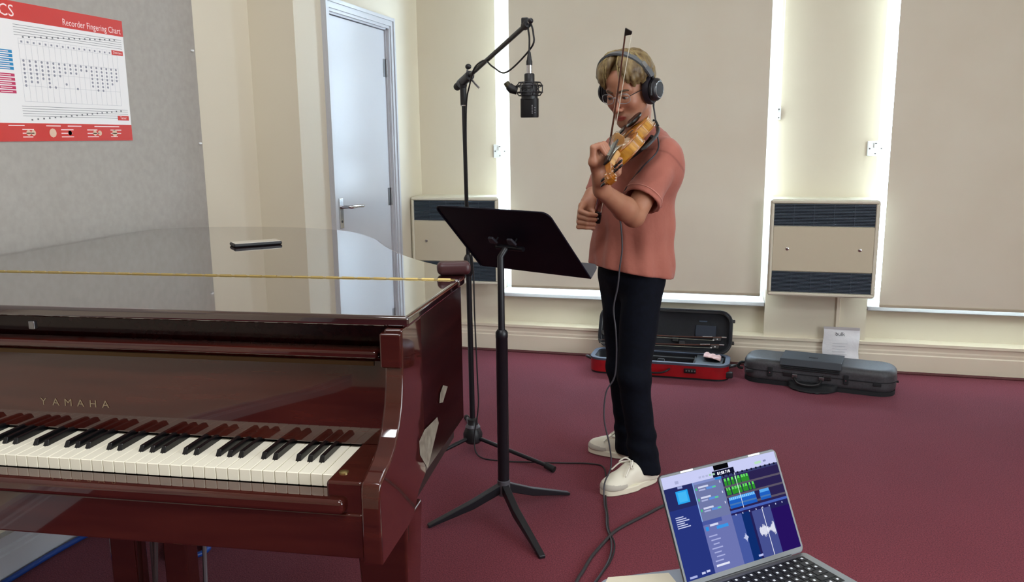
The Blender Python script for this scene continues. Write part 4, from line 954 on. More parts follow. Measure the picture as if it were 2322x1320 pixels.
mm = MB(); mm.add([(.275, -.021, .024), (.275, .021, .024), (.487, .012, .014), (.487, -.012, .014), (.275, -.021, .031), (.275, .021, .031), (.487, .012, .020), (.487, -.012, .020)], [(0, 1, 2, 3), (7, 6, 5, 4), (0, 4, 5, 1), (1, 5, 6, 2), (2, 6, 7, 3), (3, 7, 4, 0)]); mm.build('fingerboard', EBN, vi, bevel=.002)
pb = MB(); pb.add([(.487, -.012, -.010), (.487, .012, -.010), (.560, .009, -.030), (.560, -.009, -.030), (.487, -.012, .014), (.487, .012, .014), (.560, .009, -.010), (.560, -.009, -.010)], [(0, 1, 2, 3), (7, 6, 5, 4), (0, 4, 5, 1), (1, 5, 6, 2), (2, 6, 7, 3), (3, 7, 4, 0)]); pbo = pb.build('pegbox', VARN, vi, bevel=.003)
sc_ = MB()
for r, hw in ((.0165, .010), (.011, .0155), (.0055, .0205)): sc_.tube([(.573, -hw, -.020), (.573, hw, -.020)], r, 16)
sc_.tube(smooth_path([(.555, 0, -.020), (.566, 0, -.003), (.580, 0, -.003), (.589, 0, -.016)], 4), .006, 8); sc_.build('scroll', VARN, vi, smooth=True)
for k, (x, sy) in enumerate(((.500, 1), (.515, -1), (.532, 1), (.547, -1))):
    pg = MB().tube([(x, -sy * .014, -.008 - k * .004), (x, sy * .026, -.008 - k * .004)], .0036, 8).build('peg', EBN, vi, smooth=True)
    MB().sphere((x, sy * .036, -.008 - k * .004), (.009, .011, .004)).build('peg_head', EBN, pg, smooth=True)
MB().prism([(-.021, .010), (.021, .010), (.016, .038), (.008, .045), (-.008, .045), (-.016, .036)], .1945, .1985, axis='x').build('bridge', MAPLE, vi, bevel=.001)
MB().prism([(.018, -.009), (.122, -.018), (.126, 0), (.122, .018), (.018, .009)], .024, .030).build('tailpiece', EBN, vi, bevel=.002)
for k in range(4):
    y = -.0115 + .0077 * k; MB().tube([(.120, y * 1.1, .030), (.1965, y, .046), (.486, y * .72, .0215)], .0006, 5).build('string', CHROME, vi)
G = Field((-.03, -.02, -.01), (.15, .12, .06), .003); G.ell((.060, .052, .024), (.060, .034, .011)); G.cap((.004, .02, .016), (.04, .035, .022), .008, .010, .01); G.ell((.065, .055, .046), (.052, .030, .018), .006, 'sub'); V, Q = G.surface(); me = np_mesh('chin_rest', relax(V, Q, 1), Q); me.materials.append(EBN); link('chin_rest', me, vi)
MB().tube(smooth_path([(.01, .080, -.052), (.04, .088, -.058), (.09, .090, -.062), (.15, .082, -.062), (.23, .062, -.056), (.27, .050, -.048)], 4), [.003, .004, .005, .006] + [.0062] * 14 + [.005, .004, .003], 10).tube(smooth_path([(.085, .065, -.062), (.075, .03, -.068), (.065, -.04, -.064), (.06, -.098, -.050)], 4), .010, 10).build('shoulder_rest', BLACKP, vi, smooth=True)
for y, x in ((.090, .02), (-.100, .058)): MB().tube([(x, y, -.054), (x - .008, y * 1.05, -.034), (x - .004, y, -.026)], .004, 8).build('rest_fork', RUBBER, vi, smooth=True)
# playing bow
bK = VP(.175, .010, .051); bb = np.array([.185, 0, .96]); bb = bb - vd * (bb @ vd) * 1.3; bb /= np.linalg.norm(bb)
BLEN = .70; bF = bK - bb * .368
zb = -(vn - bb * (vn @ bb)); zb = zb / np.linalg.norm(zb); zb = -zb   # stick lies away from the strings
yb_ = np.cross(zb, bb); BM = Matrix.Identity(4)
for i in range(3): BM[i][0], BM[i][1], BM[i][2], BM[i][3] = bb[i], yb_[i], zb[i], bF[i] + zb[i] * .0215
bow('violin_bow', 'violin bow held upright across the strings in front of the face', BM, BLEN)
def BP(t, a=0, c=0): return bF + zb * .0215 + bb * t + yb_ * a + zb * c

# ================================================================== PERSON
SKIN = mat('skin', '#ad7a5e', .5, noise=(18, '#a56e55', 4), sss=.0, bump=(220, .08, .0006)); LIP = mat('lips', '#94473f', .45); NAIL = mat('nail', '#cf9c86', .35)
_nt = SKIN.node_tree; _b = _nt.nodes['Principled BSDF']; _src = _b.inputs['Base Color'].links[0].from_socket
for _an, _col in (('flush', '#a2604c'), ('stubble', '#8f6a55'), ('lip', '#9a463d')):
    _at = _nt.nodes.new('ShaderNodeAttribute'); _at.attribute_name = _an; _mx = _nt.nodes.new('ShaderNodeMix'); _mx.data_type = 'RGBA'
    _nt.links.new(_at.outputs['Fac'], _mx.inputs[0]); _nt.links.new(_src, _mx.inputs[6]); _mx.inputs[7].default_value = (*lin(_col), 1); _src = _mx.outputs[2]
_nt.links.new(_src, _b.inputs['Base Color'])
A3 = lambda *p: np.array(p, float)
g0 = A3(-.38, -.925, 0); g0 /= np.linalg.norm(g0); pt = math.radians(21)
Yh = g0 * math.cos(pt) + A3(0, 0, -math.sin(pt)); Zh = g0 * math.sin(pt) + A3(0, 0, math.cos(pt)); Xh = A3(-g0[1], g0[0], 0)
Hc = A3(-.386, 3.085, 1.507); HS = .95; HR = np.stack([Xh, Yh, Zh], 1)
def hw(x, y, z): return Hc + HS * (Xh * x + Yh * y + Zh * z)
def hell(F, c, r, k=0., op='add'): F.ell(hw(*c), np.array(r) * HS, k * HS, op, HR)
def hcap(F, a, b_, ra, rb, k=0., op='add'): F.cap(hw(*a), hw(*b_), ra * HS, rb * HS, k * HS, op)
BASE = A3(-.385, 3.165, 0)
shL, elL, wrL = A3(-.246, 3.050, 1.272), A3(-.333, 2.868, 1.068), A3(-.414, 2.668, 1.168)
shR, elR, wrR = A3(-.445, 3.265, 1.285), A3(-.520, 3.215, 1.085), BP(.05) + A3(-.020, .070, .062)
B = Field((-.64, 2.44, .96), (-.15, 3.40, 1.63), .0032)
# head
hell(B, (0, -.014, .034), (.074, .096, .090)); hell(B, (0, .022, -.026), (.062, .066, .092), .03)
for s_ in (-1, 1):
    hcap(B, (s_ * .052, .005, -.055), (s_ * .014, .068, -.104), .020, .017, .025); hell(B, (s_ * .040, .050, -.032), (.024, .030, .026), .02); hcap(B, (s_ * .012, .082, .022), (s_ * .044, .066, .020), .011, .010, .014)
hell(B, (0, .074, -.112), (.018, .016, .016), .016); hell(B, (0, .069, -.084), (.026, .024, .024), .014); hell(B, (0, .06, .055), (.05, .035, .035), .02)
for s_ in (-1, 1): hell(B, (s_ * .032, .098, .000), (.017, .017, .012), .010, 'sub')
hcap(B, (0, .084, .006), (0, .108, -.041), .0072, .0105, .010); hell(B, (0, .109, -.046), (.0112, .011, .0095), .006)
for s_ in (-1, 1): hell(B, (s_ * .0125, .096, -.049), (.008, .011, .0075), .005); hell(B, (s_ * .006, .104, -.057), (.0035, .005, .0035), .002, 'sub')
MZ = .0815
hell(B, (0, .0890, -.0765), (.021, .0085, .0055), .004); hell(B, (0, .0875, -.0862), (.018, .0085, .0065), .004); hell(B, (0, .0985, -.0813), (.024, .006, .0014), .002, 'sub')
for s_ in (-1, 1): hell(B, (s_ * .072, -.012, -.006), (.010, .020, .032), .006)
# neck, shoulder girdle
nb_ = A3(-.352, 3.165, 1.285); hcap(B, (0, -.030, -.045), (0, -.038, -.085), .052, .050, .03); B.cap(hw(0, -.038, -.085), nb_, .049, .056, .03)
B.cap(nb_, shL + A3(-.02, .02, -.02), .05, .045, .03); B.cap(nb_, shR + A3(.02, -.02, -.02), .05, .045, .03); B.cap(nb_, A3(-.362, 3.14, 1.0), .085, .10, .05)
# arms
def arm_(s_, e, w_): 
    B.cap(s_, e, .047, .039, .015); m_ = e + (w_ - e) * .3; B.cap(e, m_, .037, .041, .012); B.cap(m_, w_, .041, .0255, .012)
arm_(shL, elL, wrL); arm_(shR, elR, wrR)
# left hand round the neck of the violin
nailpts = []
def finger(ps, rs, root_k=.006):
    for i in range(len(ps) - 1): B.cap(ps[i], ps[i + 1], rs[i], rs[i + 1], root_k if i == 0 else .003)
KN = []
for i, r in enumerate((.0096, .0098, .0094, .0084)):
    kn = A3(-.427 + .007 * i, 2.575 + .021 * i, 1.262 + .003 * i); pip = A3(-.426 + .006 * i, 2.566 + .021 * i, 1.306 + .003 * i - (.006 if i == 3 else 0)); dip = A3(-.406 + .003 * i, 2.573 + .0195 * i, 1.311 + .003 * i - (.006 if i == 3 else 0)); tp = A3(-.391 + .0005 * i, 2.579 + .019 * i, 1.287 + .005 * i)
    finger([kn, pip, dip, tp], [r + .0022, r + .0006, r * .92, r * .78]); KN.append(kn)
for i, kn in enumerate(KN): B.cap(kn, wrL + A3(-.004 + .004 * i, -.012 + .008 * i, .010), .0140, .0165, .012)
B.cap(KN[0], KN[3], .0135, .0120, .008); B.cap((KN[0] + KN[3]) * .25 + wrL * .5, wrL, .026, .0255, .015); B.cap((KN[1] * .6 + wrL * .4) + A3(.010, 0, 0), (KN[2] * .5 + wrL * .5) + A3(.006, 0, 0), .021, .020, .015)
finger([KN[0] * .35 + wrL * .65 + A3(.012, -.012, 0), A3(-.384, 2.597, 1.206), A3(-.354, 2.600, 1.228), A3(-.346, 2.594, 1.268)], [.0170, .0135, .0112, .0092], .016)
# right hand on the bow
KR = []
for i, t in enumerate((.060, .042, .024, .008)):
    kn = BP(t) + A3(-.050, .012, .016 - .003 * i); pip = BP(t) + A3(-.050, -.024, .0 - .003 * i); dip = BP(t - .004) + A3(-.020, -.030, -.006); tp = BP(t - .006) + A3(.006, -.016, -.008)
    r = (.0098, .0100, .0096, .0086)[i]; finger([kn, pip, dip, tp], [r + .001, r, r * .92, r * .78]); KR.append(kn)
for i, kn in enumerate(KR): B.cap(kn, wrR + A3(-.006 + .002 * i, .0, .006 - .006 * i), .0130, .0150, .010)
B.cap(KR[0], KR[3], .0125, .0115, .008); B.cap((KR[1] + wrR) / 2, wrR, .023, .025, .014); B.cap((KR[2] + wrR) / 2, wrR, .020, .024, .014)
finger([wrR * .55 + KR[0] * .45 + A3(.012, -.006, .0), BP(.055) + A3(-.020, .030, .006), BP(.045) + A3(-.002, .012, .0)], [.0150, .0112, .0088], .012)
V, Q = B.surface(); V = relax(V, Q, 1, .4)
me = np_mesh('person', V - BASE, Q); me.materials.append(SKIN)
lv = (V - Hc) @ HR / HS
def amask(nm, m_):
    at = me.attributes.new(nm, 'FLOAT', 'POINT'); at.data.foreach_set('value', np.clip(m_, 0, 1).astype(np.float32))
front = (lv[:, 1] > .02) & (np.abs(lv[:, 2]) < .16) & (np.abs(lv[:, 0]) < .1)
le = (lv[:, 0] / .0225) ** 2 + ((lv[:, 2] + MZ) / .0098) ** 2
amask('lip', np.where(front & (lv[:, 1] > .074), (1.15 - le) * 3.5, 0))
amask('flush', np.where(front, .8 * np.exp(-(((np.abs(lv[:, 0]) - .038) / .02) ** 2 + ((lv[:, 2] + .038) / .02) ** 2)) + .7 * np.exp(-((lv[:, 0] / .013) ** 2 + ((lv[:, 2] + .040) / .016) ** 2)), 0))
amask('stubble', np.where(front, .55 * np.clip((-.062 - lv[:, 2]) / .02, 0, 1) * np.clip((lv[:, 2] + .135) / .02, 0, 1), 0))
person = link('person', me); person.location = BASE
tag(person, 'violinist in a salmon pink t-shirt and dark jeans playing, head bowed', 'person')
def pchild(name, V, Q, m_, it=1):
    me = np_mesh(name, relax(V, Q, it, .4) - BASE, Q); me.materials.append(m_); return link(name, me, person)
def PW(p): return Vector(tuple(np.array(p) - BASE))
# eyes, brows
EYEW = mat('eye_white', '#b5aaa2', .3); IRIS = mat('iris_grey', '#3d464a', .15); BROW = mat('eyebrow', '#4a3522', .8)
for s_ in (-1, 1):
    ey = MB().sphere(PW(hw(s_ * .032, .0755, -.001)), .0118 * HS, 16).build('eye', EYEW, person, smooth='all')
    Mi = rot_to(tuple(Yh * .9 - Zh * .25 - Xh * .15), tuple(hw(s_ * .032 - .0015, .0755, -.003) - BASE)); MB().lathe([(.0052, .0100), (.0046, .0112), (.001, .0115)], 14, Mi).build('iris', IRIS, ey, smooth=True)
    lid_ = MB().tube(smooth_path([PW(hw(s_ * .018, .0815, -.001)), PW(hw(s_ * .026, .0880, .0030)), PW(hw(s_ * .036, .0868, .0030)), PW(hw(s_ * .046, .0755, -.001))], 4), .0044, 8).build('eyelid', SKIN, person, smooth='all')
    MB().tube(smooth_path([PW(hw(s_ * .012, .0925, .018)), PW(hw(s_ * .026, .0925, .0225)), PW(hw(s_ * .040, .082, .0225)), PW(hw(s_ * .050, .069, .018))], 4), [.0034] * 4 + [.0040] * 4 + [.0030] * 4 + [.0014], 7).build('eyebrow', BROW, person, smooth='all')
# hair: a cap plus overlapping locks that fall from a central parting
HAIRM = mat('dark_blond_hair', '#8f7a50', .5, noise=(55, '#513d23', 5), bump=(110, .5, .004), stretch=(1, 1, .25))
Hf = Field(tuple(Hc - .17), tuple(Hc + .19), .0030)
hell(Hf, (0, -.018, .038), (.081, .104, .099))
def hplane(p, n_): Hf.cut(hw(*p), Xh * n_[0] + Yh * n_[1] + Zh * n_[2], .012)
hplane((0, .050, .060), (0, .86, -.50)); hplane((0, 0, -.070), (0, .35, -.94))
def hp(th, ph, off=0.0):
    return (math.sin(th) * math.sin(ph) * (.078 + off), -.016 + math.sin(th) * math.cos(ph) * (.100 + off), .036 + math.cos(th) * (.096 + off))
rd = random.Random(11)
for k in range(150):
    ph = math.radians(rd.uniform(-180, 180)); ap = abs(math.degrees(ph))
    if ap < 16: continue
    if ap < 28: te = math.radians(rd.uniform(56, 70)); bulge = .022
    elif ap < 78: te = math.radians(rd.uniform(74, 94)); bulge = .026
    elif ap < 110: te = math.radians(rd.uniform(72, 90)); bulge = .011
    else: te = math.radians(rd.uniform(95, 128)); bulge = .008
    t0 = math.radians(rd.uniform(4, 34)); n = 6; p0 = ph * rd.uniform(.75, .95); pts = []
    for i in range(n + 1):
        u = i / n; th = t0 + (te - t0) * u; q = p0 + (ph - p0) * u; pts.append(hw(*hp(th, q + (0.10 if q > 0 else -.10) * u * u * (1 if ap < 62 else 0), .004 + bulge * math.sin(PI * u * .9))))
    r = rd.uniform(.008, .0115) * HS; Hf.chain(pts, [r * .75] + [r] * (n - 2) + [r * .8, .0048], .006)
for s_, ph in ((-1, -24), (1, 20), (-1, -32), (1, 30)):      # the two fringe locks that frame the forehead
    pts = [hw(*hp(math.radians(t), math.radians(ph + s_ * a), o)) for t, a, o in ((14, 0, .010), (34, 2, .020), (52, 8, .024), (66, 18, .018), (78, 28, .008))]; Hf.chain(pts, [.010, .013, .012, .009, .003], .006)
def band_pt(a, dr=0.): return ((.108 + dr) * math.sin(a), -.004 + .050 * math.cos(a), .030 + (.118 + dr) * math.cos(a))
bpts = [hw(*band_pt(math.radians(-84 + 8 * k), .016)) for k in range(22)]
for k in range(21): Hf.cap(bpts[k], bpts[k + 1], .0175, .0175, .004, 'sub')
V, Q = Hf.surface(); pchild('hair', V, Q, HAIRM, 1)
strand = MB()
for k in range(420):                                          # fine strands riding on the locks
    ph = math.radians(rd.uniform(-175, 175)); ap = abs(math.degrees(ph))
    if ap < 14: continue
    te = math.radians(rd.uniform(60, 86) if ap < 110 else rd.uniform(90, 124)); t0 = math.radians(rd.uniform(3, 30)); pts = []
    for i in range(6): u = i / 5; pts.append(PW(hw(*hp(t0 + (te - t0) * u, ph * (.85 + .15 * u), .013 + (.025 if ap < 78 else .009) * math.sin(PI * u * .9)))))
    strand.tube(pts, [.0004, .0008, .0009, .0008, .0006, .0002], 4, caps=False)
strand.build('hair_strands', mat('light_blond_strands', '#a3905f', .45), person, smooth='all', kind='stuff')

# t-shirt
SHIRT = mat('salmon_cotton', '#aa6555', .85, noise=(7, '#a15d4e'), bump=(13, .40, .014), sheen=.15)
Lx, Ly = A3(.73, -.68, 0), A3(-.68, -.73, 0)
zt = [.80, .83, .95, 1.08, 1.18, 1.25, 1.295, 1.325, 1.35]
ta = [.168, .168, .160, .162, .172, .168, .140, .090, .060]; tcd = [.146, .146, .134, .130, .128, .116, .098, .074, .060]
cxs = [-.374, -.374, -.369, -.364, -.358, -.354, -.351, -.350, -.351]; cys = [3.140, 3.140, 3.140, 3.145, 3.152, 3.158, 3.164, 3.166, 3.166]
S_ = Field((-.66, 2.84, .80), (-.14, 3.42, 1.38), .0045)
def torso(X, Y, Z):
    a = np.interp(Z, zt, ta); c = np.interp(Z, zt, tcd); cx_ = np.interp(Z, zt, cxs); cy_ = np.interp(Z, zt, cys); dx = X - cx_; dy = Y - cy_
    u = dx * Lx[0] + dy * Lx[1]; v_ = dx * Ly[0] + dy * Ly[1]
    q = (np.abs(u / a) ** 2.3 + np.abs(v_ / c) ** 2.3) ** (1 / 2.3)
    ang_ = np.arctan2(v_, u); lowf = np.clip((1.15 - Z) / .3, 0, 1)
    return (q - 1) * np.minimum(a, c) * .9 + lowf * (.0045 * np.sin(7 * ang_ + 9 * Z) + .003 * np.sin(13 * ang_ - 14 * Z)) + .0025 * np.sin(40 * (Z + .35 * u))
S_.fn(torso, (-1, 2, .7), (1, 4, 1.352)); S_.cut((0, 0, 1.345), (0, 0, 1), .01)
# hem: level at the back, cut with a slight dip at the front side
def sleeve(s_, e, L_, r0, r1):
    d_ = (e - s_) / np.linalg.norm(e - s_); end = s_ + d_ * L_; top = s_ - d_ * .01 + A3(0, 0, -.002)
    F2 = Field(S_.lo, S_.lo + S_.h * (S_.n - 1), S_.h); F2.n = S_.n; F2.F = np.full(S_.F.shape, .06, np.float32)
    F2.cap(top, end + d_ * .04, r0, r1 + .004); 
    X = F2.ax[0][:, None, None]; Y = F2.ax[1][None, :, None]; Z = F2.ax[2][None, None, :]
    t = (X - s_[0]) * d_[0] + (Y - s_[1]) * d_[1] + (Z - s_[2]) * d_[2]
    F2.F += (.0022 * np.sin(t * 75 + 5 * np.sin(X * 25))).astype(np.float32)
    F2.cut(end, d_, .002); F2.cap(end - d_ * .03, end + d_ * .06, r1 - .010, r1 - .004, 0, 'sub'); 
    A = S_.F; D = F2.F; k = .022; h_ = np.maximum(k - np.abs(A - D), 0) / k; S_.F = (np.minimum(A, D) - h_ * h_ * k * .25).astype(np.float32); return end, d_
S_.cap(A3(-.318, 3.150, 1.325), shL + A3(-.006, .012, -.010), .058, .060, .05); S_.cap(A3(-.300, 3.165, 1.300), shL + A3(0, .02, -.06), .055, .060, .05); S_.cap(A3(-.372, 3.185, 1.312), shR, .052, .052, .03)
eL, dL = sleeve(shL, elL, .222, .054, .068); eR, dR = sleeve(shR, elR, .185, .056, .060)
S_.cap(nb_ + A3(0, 0, .03), nb_ + A3(-.008, -.012, .10), .052, .060, .008, 'sub')
S_.cut((-.374, 3.14, .832), (-.16, -.10, -1), .002)
S_.fn(lambda X, Y, Z: torso(X, Y, Z) + .016 + 40 * np.maximum(Z - .855, 0), (-1, 2, .7), (1, 4, .90), 0, 'sub')
V, Q = S_.surface(); shirt = pchild('t_shirt', V, Q, SHIRT, 2)
sm_ = np.zeros(len(V))
for s_, d_ in ((shL, dL), (shR, dR)):
    r_ = V - s_; t_ = r_ @ d_; rad = np.linalg.norm(r_ - t_[:, None] * d_, axis=1); sm_ = np.maximum(sm_, np.exp(-((t_ - .028 + .35 * (rad - .06)) / .0042) ** 2) * (rad < .105))
at = shirt.data.attributes.new('seam', 'FLOAT', 'POINT'); at.data.foreach_set('value', sm_.astype(np.float32))
_nt = SHIRT.node_tree; _b = _nt.nodes['Principled BSDF']; _src = _b.inputs['Base Color'].links[0].from_socket; _at = _nt.nodes.new('ShaderNodeAttribute'); _at.attribute_name = 'seam'; _mx = _nt.nodes.new('ShaderNodeMix'); _mx.data_type = 'RGBA'
_nt.links.new(_at.outputs['Fac'], _mx.inputs[0]); _nt.links.new(_src, _mx.inputs[6]); _mx.inputs[7].default_value = (*lin('#8c4f42'), 1); _nt.links.new(_mx.outputs[2], _b.inputs['Base Color'])
MB().tube([PW(nb_ + A3(-.006, -.008, .052) + .061 * (math.cos(a) * A3(.74, -.67, 0) + math.sin(a) * A3(-.67, -.74, -.15))) for a in [2 * PI * k / 28 for k in range(28)]], .006, 7, closed=True).build('collar', SHIRT, shirt, smooth='all')
STITCH = mat('pale_stitching', '#d59a8c', .8)
def ringpts(c, d_, r, n=30):
    Mx = rot_to(tuple(d_)); return [PW(c + r * (math.cos(2 * PI * k / n) * np.array(Mx.to_3x3().col[0]) + math.sin(2 * PI * k / n) * np.array(Mx.to_3x3().col[1]))) for k in range(n)]
MB().tube(ringpts(eL - dL * .020, dL, .0722), .0010, 5, closed=True).build('cuff_stitch', STITCH, shirt); MB().box(-.001, .004, -.004, .004, -.006, .006, Matrix.Translation(PW((-.262, 3.035, .885)))).build('side_tag', mat('tan_tag', '#a8804a', .6), shirt)

# trousers
JEAN = mat('dark_navy_denim', '#0a0e1a', .85, spec=.15, noise=(60, '#070a13', 4), bump=(26, .22, .006))
J = Field((-.60, 2.92, .02), (-.12, 3.50, .93), .005)
hipL, knL, anL = A3(-.320, 3.090, .80), A3(-.345, 3.045, .44), A3(-.300, 3.085, .075)
hipR, knR, anR = A3(-.420, 3.190, .80), A3(-.408, 3.20, .44), A3(-.385, 3.312, .075)
J.ell((-.372, 3.14, .84), (.138, .112, .12), 0, 'add', np.stack([Lx, Ly, A3(0, 0, 1)], 1))
for h_, k_, a_ in ((hipL, knL, anL), (hipR, knR, anR)): J.cap(h_, k_, .082, .061, .03); J.cap(k_, a_ + (k_ - a_) * .28, .061, .054, .02); J.cap(a_ + (k_ - a_) * .28, a_ - A3(0, 0, .02), .054, .063, .02)
X, Y, Z = J.ax[0][:, None, None], J.ax[1][None, :, None], J.ax[2][None, None, :]
J.F += (.0035 * np.sin(38 * Z + 22 * X - 10 * Y) * np.exp(-((Z - .42) / .09) ** 2) + .0045 * np.sin(75 * Z + 16 * X + 12 * Y) * np.exp(-((Z - .17) / .06) ** 2) + .0028 * np.sin(24 * Z - 45 * X + 30 * Y) * np.exp(-((Z - .70) / .1) ** 2)).astype(np.float32)
J.cut((-.31, 3.09, .046), (-.12, -.15, -1), .003)
for a_ in (anL, anR): J.cap(a_ + A3(0, 0, .02), a_ - A3(0, 0, .06), .050, .055, .002, 'sub')
V, Q = J.surface(); pchild('trousers', V, Q, JEAN, 2)

# shoes: white court trainers
SHW = mat('white_leather', '#e8e2cf', .5, bump=(120, .08, .001)); SUEDE = mat('grey_suede', '#c2bcae', .85); SOLEM = mat('off_white_rubber', '#e6dfc8', .6); LACE = mat('white_laces', '#efeadb', .8); GREEN = mat('green_heel_tab', '#2d5a3f', .6); INNER = mat('shoe_lining', '#8f8a7c', .9)
U_ = Field((-.16, -.07, .0), (.17, .07, .14), .0028)
U_.cap((-.085, 0, .045), (.06, .002, .034), .040, .038, .02); U_.ell((.085, .004, .030), (.060, .045, .036), .02); U_.cap((-.09, 0, .04), (-.085, 0, .085), .036, .030, .02); U_.cap((-.085, 0, .075), (.01, 0, .068), .033, .030, .025); U_.cap((.0, 0, .07), (.07, 0, .045), .028, .026, .02)
U_.cut((0, 0, .022), (0, 0, -1), .002); U_.cap((-.062, 0, .085), (-.045, 0, .17), .026, .050, .006, 'sub'); U_.cut((-.02, 0, .108), (.25, 0, 1), .006)
Vu, Qu = U_.surface(); Vu = relax(Vu, Qu, 1)
upm = np_mesh('upper', Vu, Qu); upm.materials.append(SHW); upm.materials.append(SUEDE); upm.materials.append(INNER)
cc = Vu[Qu].mean(1); tip_ = (cc[:, 0] > .055 - .25 * np.maximum(.045 - cc[:, 2], 0)) & (cc[:, 2] < .040 + .10 * (cc[:, 0] - .06)) ; upm.polygons.foreach_set('material_index', tip_.astype(np.int32))
sole_out = []
for k in range(40):
    a = 2 * PI * k / 40; x = math.cos(a); y = math.sin(a); wx = .138 if x > 0 else .130; wy = .047 if x > -.1 else .040; sole_out.append((wx * (abs(x) ** .8) * (1 if x > 0 else -1) + .006, wy * (abs(y) ** .75) * (1 if y > 0 else -1) + (.004 if x > 0 else 0)))
def shoe(toe, heel, mirror):
    toe = Vector((*toe, 0)); heel = Vector((*heel, 0)); c = (toe + heel) / 2; an = math.atan2(toe.y - heel.y, toe.x - heel.x)
    T = Matrix.Translation(c - Vector(tuple(BASE))) @ Matrix.Rotation(an, 4, 'Z') @ Matrix.Diagonal((1, -1 if mirror else 1, 1, 1))
    def fix(me):
        me = me.copy(); me.transform(T)
        if mirror: me.flip_normals()
        return me
    up = link('shoe', fix(upm), person)
    so = MB().prism(sole_out, .001, .027).mesh('sole'); so.materials.append(SOLEM); so = link('sole', fix(so), up, bevel=.005, bseg=3)
    for k in range(5):
        x = .012 + k * .014; z = .098 - k * .0078
        me = MB().tube(smooth_path([(x, -.026, z - .018), (x + .002, -.012, z - .001), (x + .003, .012, z - .001), (x, .026, z - .018)], 4), .0036, 7).mesh('lace'); me.materials.append(LACE); link('lace', fix(me), up, 'all')
    for s_ in (-1, 1):
        me = MB().tube(smooth_path([(.0, 0, .106), (.012, s_ * .022, .114), (.030, s_ * .036, .098), (.014, s_ * .030, .092), (.004, s_ * .008, .104)], 5), .0032, 7).tube(smooth_path([(.004, s_ * .004, .106), (.03, s_ * .028, .098), (.062, s_ * .043, .070)], 5), .0030, 7).mesh('lace_bow'); me.materials.append(LACE); link('lace_bow', fix(me), up, 'all')
    me = MB().box(-.128, -.118, -.012, .012, .052, .082).mesh('heel_tab'); me.materials.append(GREEN); link('heel_tab', fix(me), up, bevel=.004)
shoe((-.443, 2.930), (-.250, 3.130), False); shoe((-.566, 3.360), (-.290, 3.318), True)

# ================================================================== HEADPHONES
HPB = mat('black_headphone_plastic', '#18171c', .4); HPD = mat('headphone_leatherette', '#1b1420', .6); SILV = mat('silver_ring', '#aeb3b8', .25, .9); BAND = mat('grey_headband', '#5c6064', .4)
hp_ = thing('headphones', 'black closed headphones with grey headband on the head of the violinist', 'headphones', tuple(Hc))
def HL(x, y, z): return Vector(tuple(hw(x, y, z) - Hc))
for s_ in (-1, 1):
    ax = Xh * s_; Mc = rot_to(tuple(ax), tuple(hw(s_ * .074 if s_ > 0 else -.064, -.006, -.008) - Hc), tuple(Zh))
    cp = MB().lathe([(.024, .026), (.036, .026), (.040, .030), (.040, .042), (.034, .050), (.030, .052), (.001, .052)], 24, Mc).build('ear_cup', HPB, hp_, smooth=True)
    Me = Mc @ Matrix.Diagonal((1.15, .92, 1, 1)); MB().lathe([(.030, -.002), (.044, .004), (.046, .016), (.042, .026), (.020, .027)], 24, Me).build('ear_pad', HPD, cp, smooth=True)
    MB().tube([Mc @ Vector((.0285 * math.cos(2 * PI * k / 28), .0285 * math.sin(2 * PI * k / 28), .0525)) for k in range(28)], .0017, 8, closed=True).build('cup_ring', SILV, cp, smooth=True)
    MB().lathe([(.026, .051), (.026, .0535), (.001, .054)], 24, Mc).build('cup_cap', mat('dark_cup_cap', '#2a2d33', .45), cp, smooth=True)
    yk = MB().tube([Mc @ Vector((.036 * math.cos(a), .036 * math.sin(a) * 1.18, .040)) for a in [math.radians(-100 + 20 * k) for k in range(11)]], .0045, 8).build('yoke', HPB, hp_, smooth='all')
    MB().box(-.012, .012, -.006, .006, -.012, .014, Matrix.Translation(HL(s_ * .099, -.008, .045)) @ rot_to(tuple(Zh), (0, 0, 0), tuple(Xh))).build('slider', HPB, hp_, bevel=.004)
prof_ = []
NB = 25
def arc(k): 
    a = math.radians(-82 + 164 * k / (NB - 1)); return a
mm = MB(); g = {}
for k in range(NB):
    a = arc(k)
    for j, (dr, dy) in enumerate(((0, -.014), (0, .014), (.008, .014), (.008, -.014))):
        x_, y_, z_ = band_pt(a, dr + .001); g[(k, j)] = len(mm.v); mm.v.append(tuple(HL(x_, y_ + dy, z_)))
for k in range(NB - 1):
    for j in range(4): mm.f.append((g[(k, j)], g[(k, (j + 1) % 4)], g[(k + 1, (j + 1) % 4)], g[(k + 1, j)])); mm.mi.append(0)
bd_ = mm.build('headband', BAND, hp_, smooth=True)
a = math.radians(58); MB().box(-.012, .012, -.011, .011, -.001, .0015, Matrix.Translation(HL(*band_pt(a, .0095))) @ rot_to(tuple(Xh * math.sin(a) + Zh * math.cos(a)), (0, 0, 0), tuple(Yh))).build('band_plate', SILV, bd_)
cstart = hw(.098, -.004, -.050)
MB().tube([Vector(tuple(cstart - Hc)), Vector(tuple(cstart - Hc)) + Vector((.001, 0, -.022))], [.0045, .003], 8).build('cable_boot', HPB, hp_)
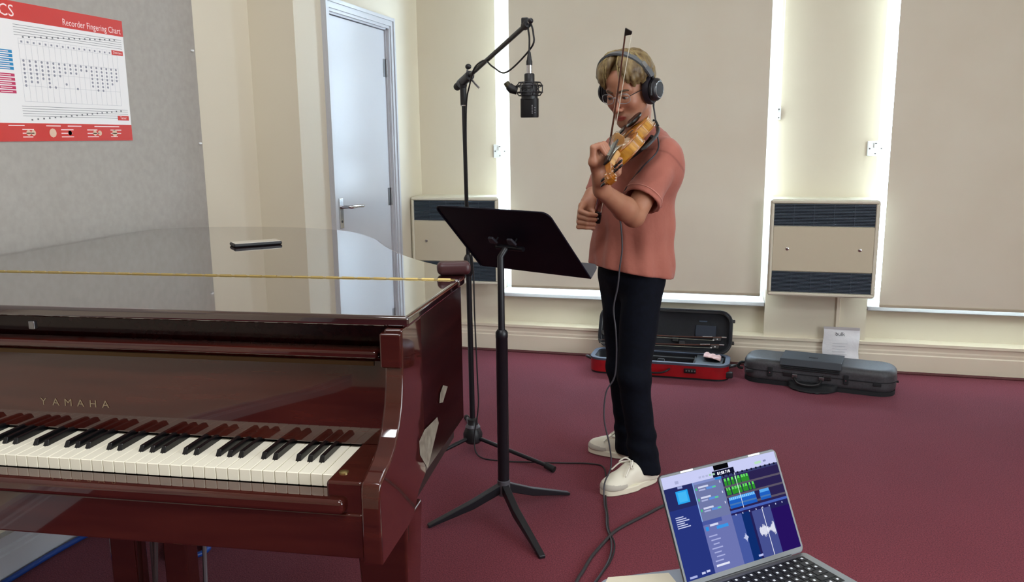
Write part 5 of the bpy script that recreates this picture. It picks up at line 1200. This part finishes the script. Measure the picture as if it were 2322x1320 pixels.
# headphone lead: down the chest, over the hip, to the floor
c0 = cstart + A3(.001, 0, -.022)
path = [c0, A3(-.282, 3.045, 1.40), A3(-.272, 3.02, 1.345), A3(-.262, 2.97, 1.300), A3(-.275, 2.93, 1.27), A3(-.31, 2.92, 1.235), A3(-.37, 2.965, 1.16), A3(-.402, 2.985, 1.09), A3(-.392, 2.985, 1.02), A3(-.385, 2.972, .94), A3(-.392, 2.965, .87), A3(-.398, 2.965, .80), A3(-.412, 2.962, .72), A3(-.402, 2.952, .64), A3(-.398, 2.952, .55), A3(-.405, 2.955, .46), A3(-.435, 2.95, .40), A3(-.44, 2.94, .30), A3(-.418, 2.935, .20), A3(-.41, 2.925, .12), A3(-.43, 2.90, .06), A3(-.425, 2.86, .006), A3(-.402, 2.76, .006), A3(-.385, 2.66, .006), A3(-.355, 2.56, .006), A3(-.345, 2.45, .006), A3(-.36, 2.33, .006), A3(-.40, 2.15, .006)]
tag(MB().tube(smooth_path([tuple(p) for p in path], 6), .0030, 7).build('headphone_cable', mat('grey_headphone_lead', '#3b3a40', .5), smooth='all'), 'thin grey headphone lead hanging down the front of the violinist', 'cable')

# ================================================================== EYEGLASSES
gl = thing('eyeglasses', 'thin clear rimmed eyeglasses with dark temples on the face', 'glasses', tuple(Hc))
CLEAR = mat('clear_acetate_rim', '#9a9a9e', .2, .2); LENS = mat('clear_lens', '#ffffff', .0, trans=1.0, ior=1.02, alpha=.25); TEMP = mat('dark_temple', '#2a211f', .35)
for s_ in (-1, 1):
    pts = []
    for k in range(28):
        a = 2 * PI * k / 28; cx_, sz_ = math.cos(a), math.sin(a); pts.append((s_ * .034 + .0245 * abs(cx_) ** .75 * (1 if cx_ > 0 else -1), -.004 + .0185 * abs(sz_) ** .75 * (1 if sz_ > 0 else -1)))
    P3 = [HL(x, .1015 - 4.5 * (abs(x) - .02) ** 2 * (1 if abs(x) > .02 else 0), z) for x, z in pts]
    rm = MB().tube(P3, .0010, 7, closed=True).build('rim', CLEAR, gl, smooth='all')
    MB().add(P3, [tuple(range(28))]).build('lens', LENS, rm)
    MB().tube([HL(s_ * .058, .095, .004), HL(s_ * .066, .080, .006), HL(s_ * .078, .01, .004)], .0016, 7).build('temple', TEMP, gl, smooth=True)
MB().tube(smooth_path([HL(-.0105, .1010, .000), HL(0, .1085, .0035), HL(.0105, .1010, .000)], 4), .0014, 7).build('bridge', CLEAR, gl, smooth='all')
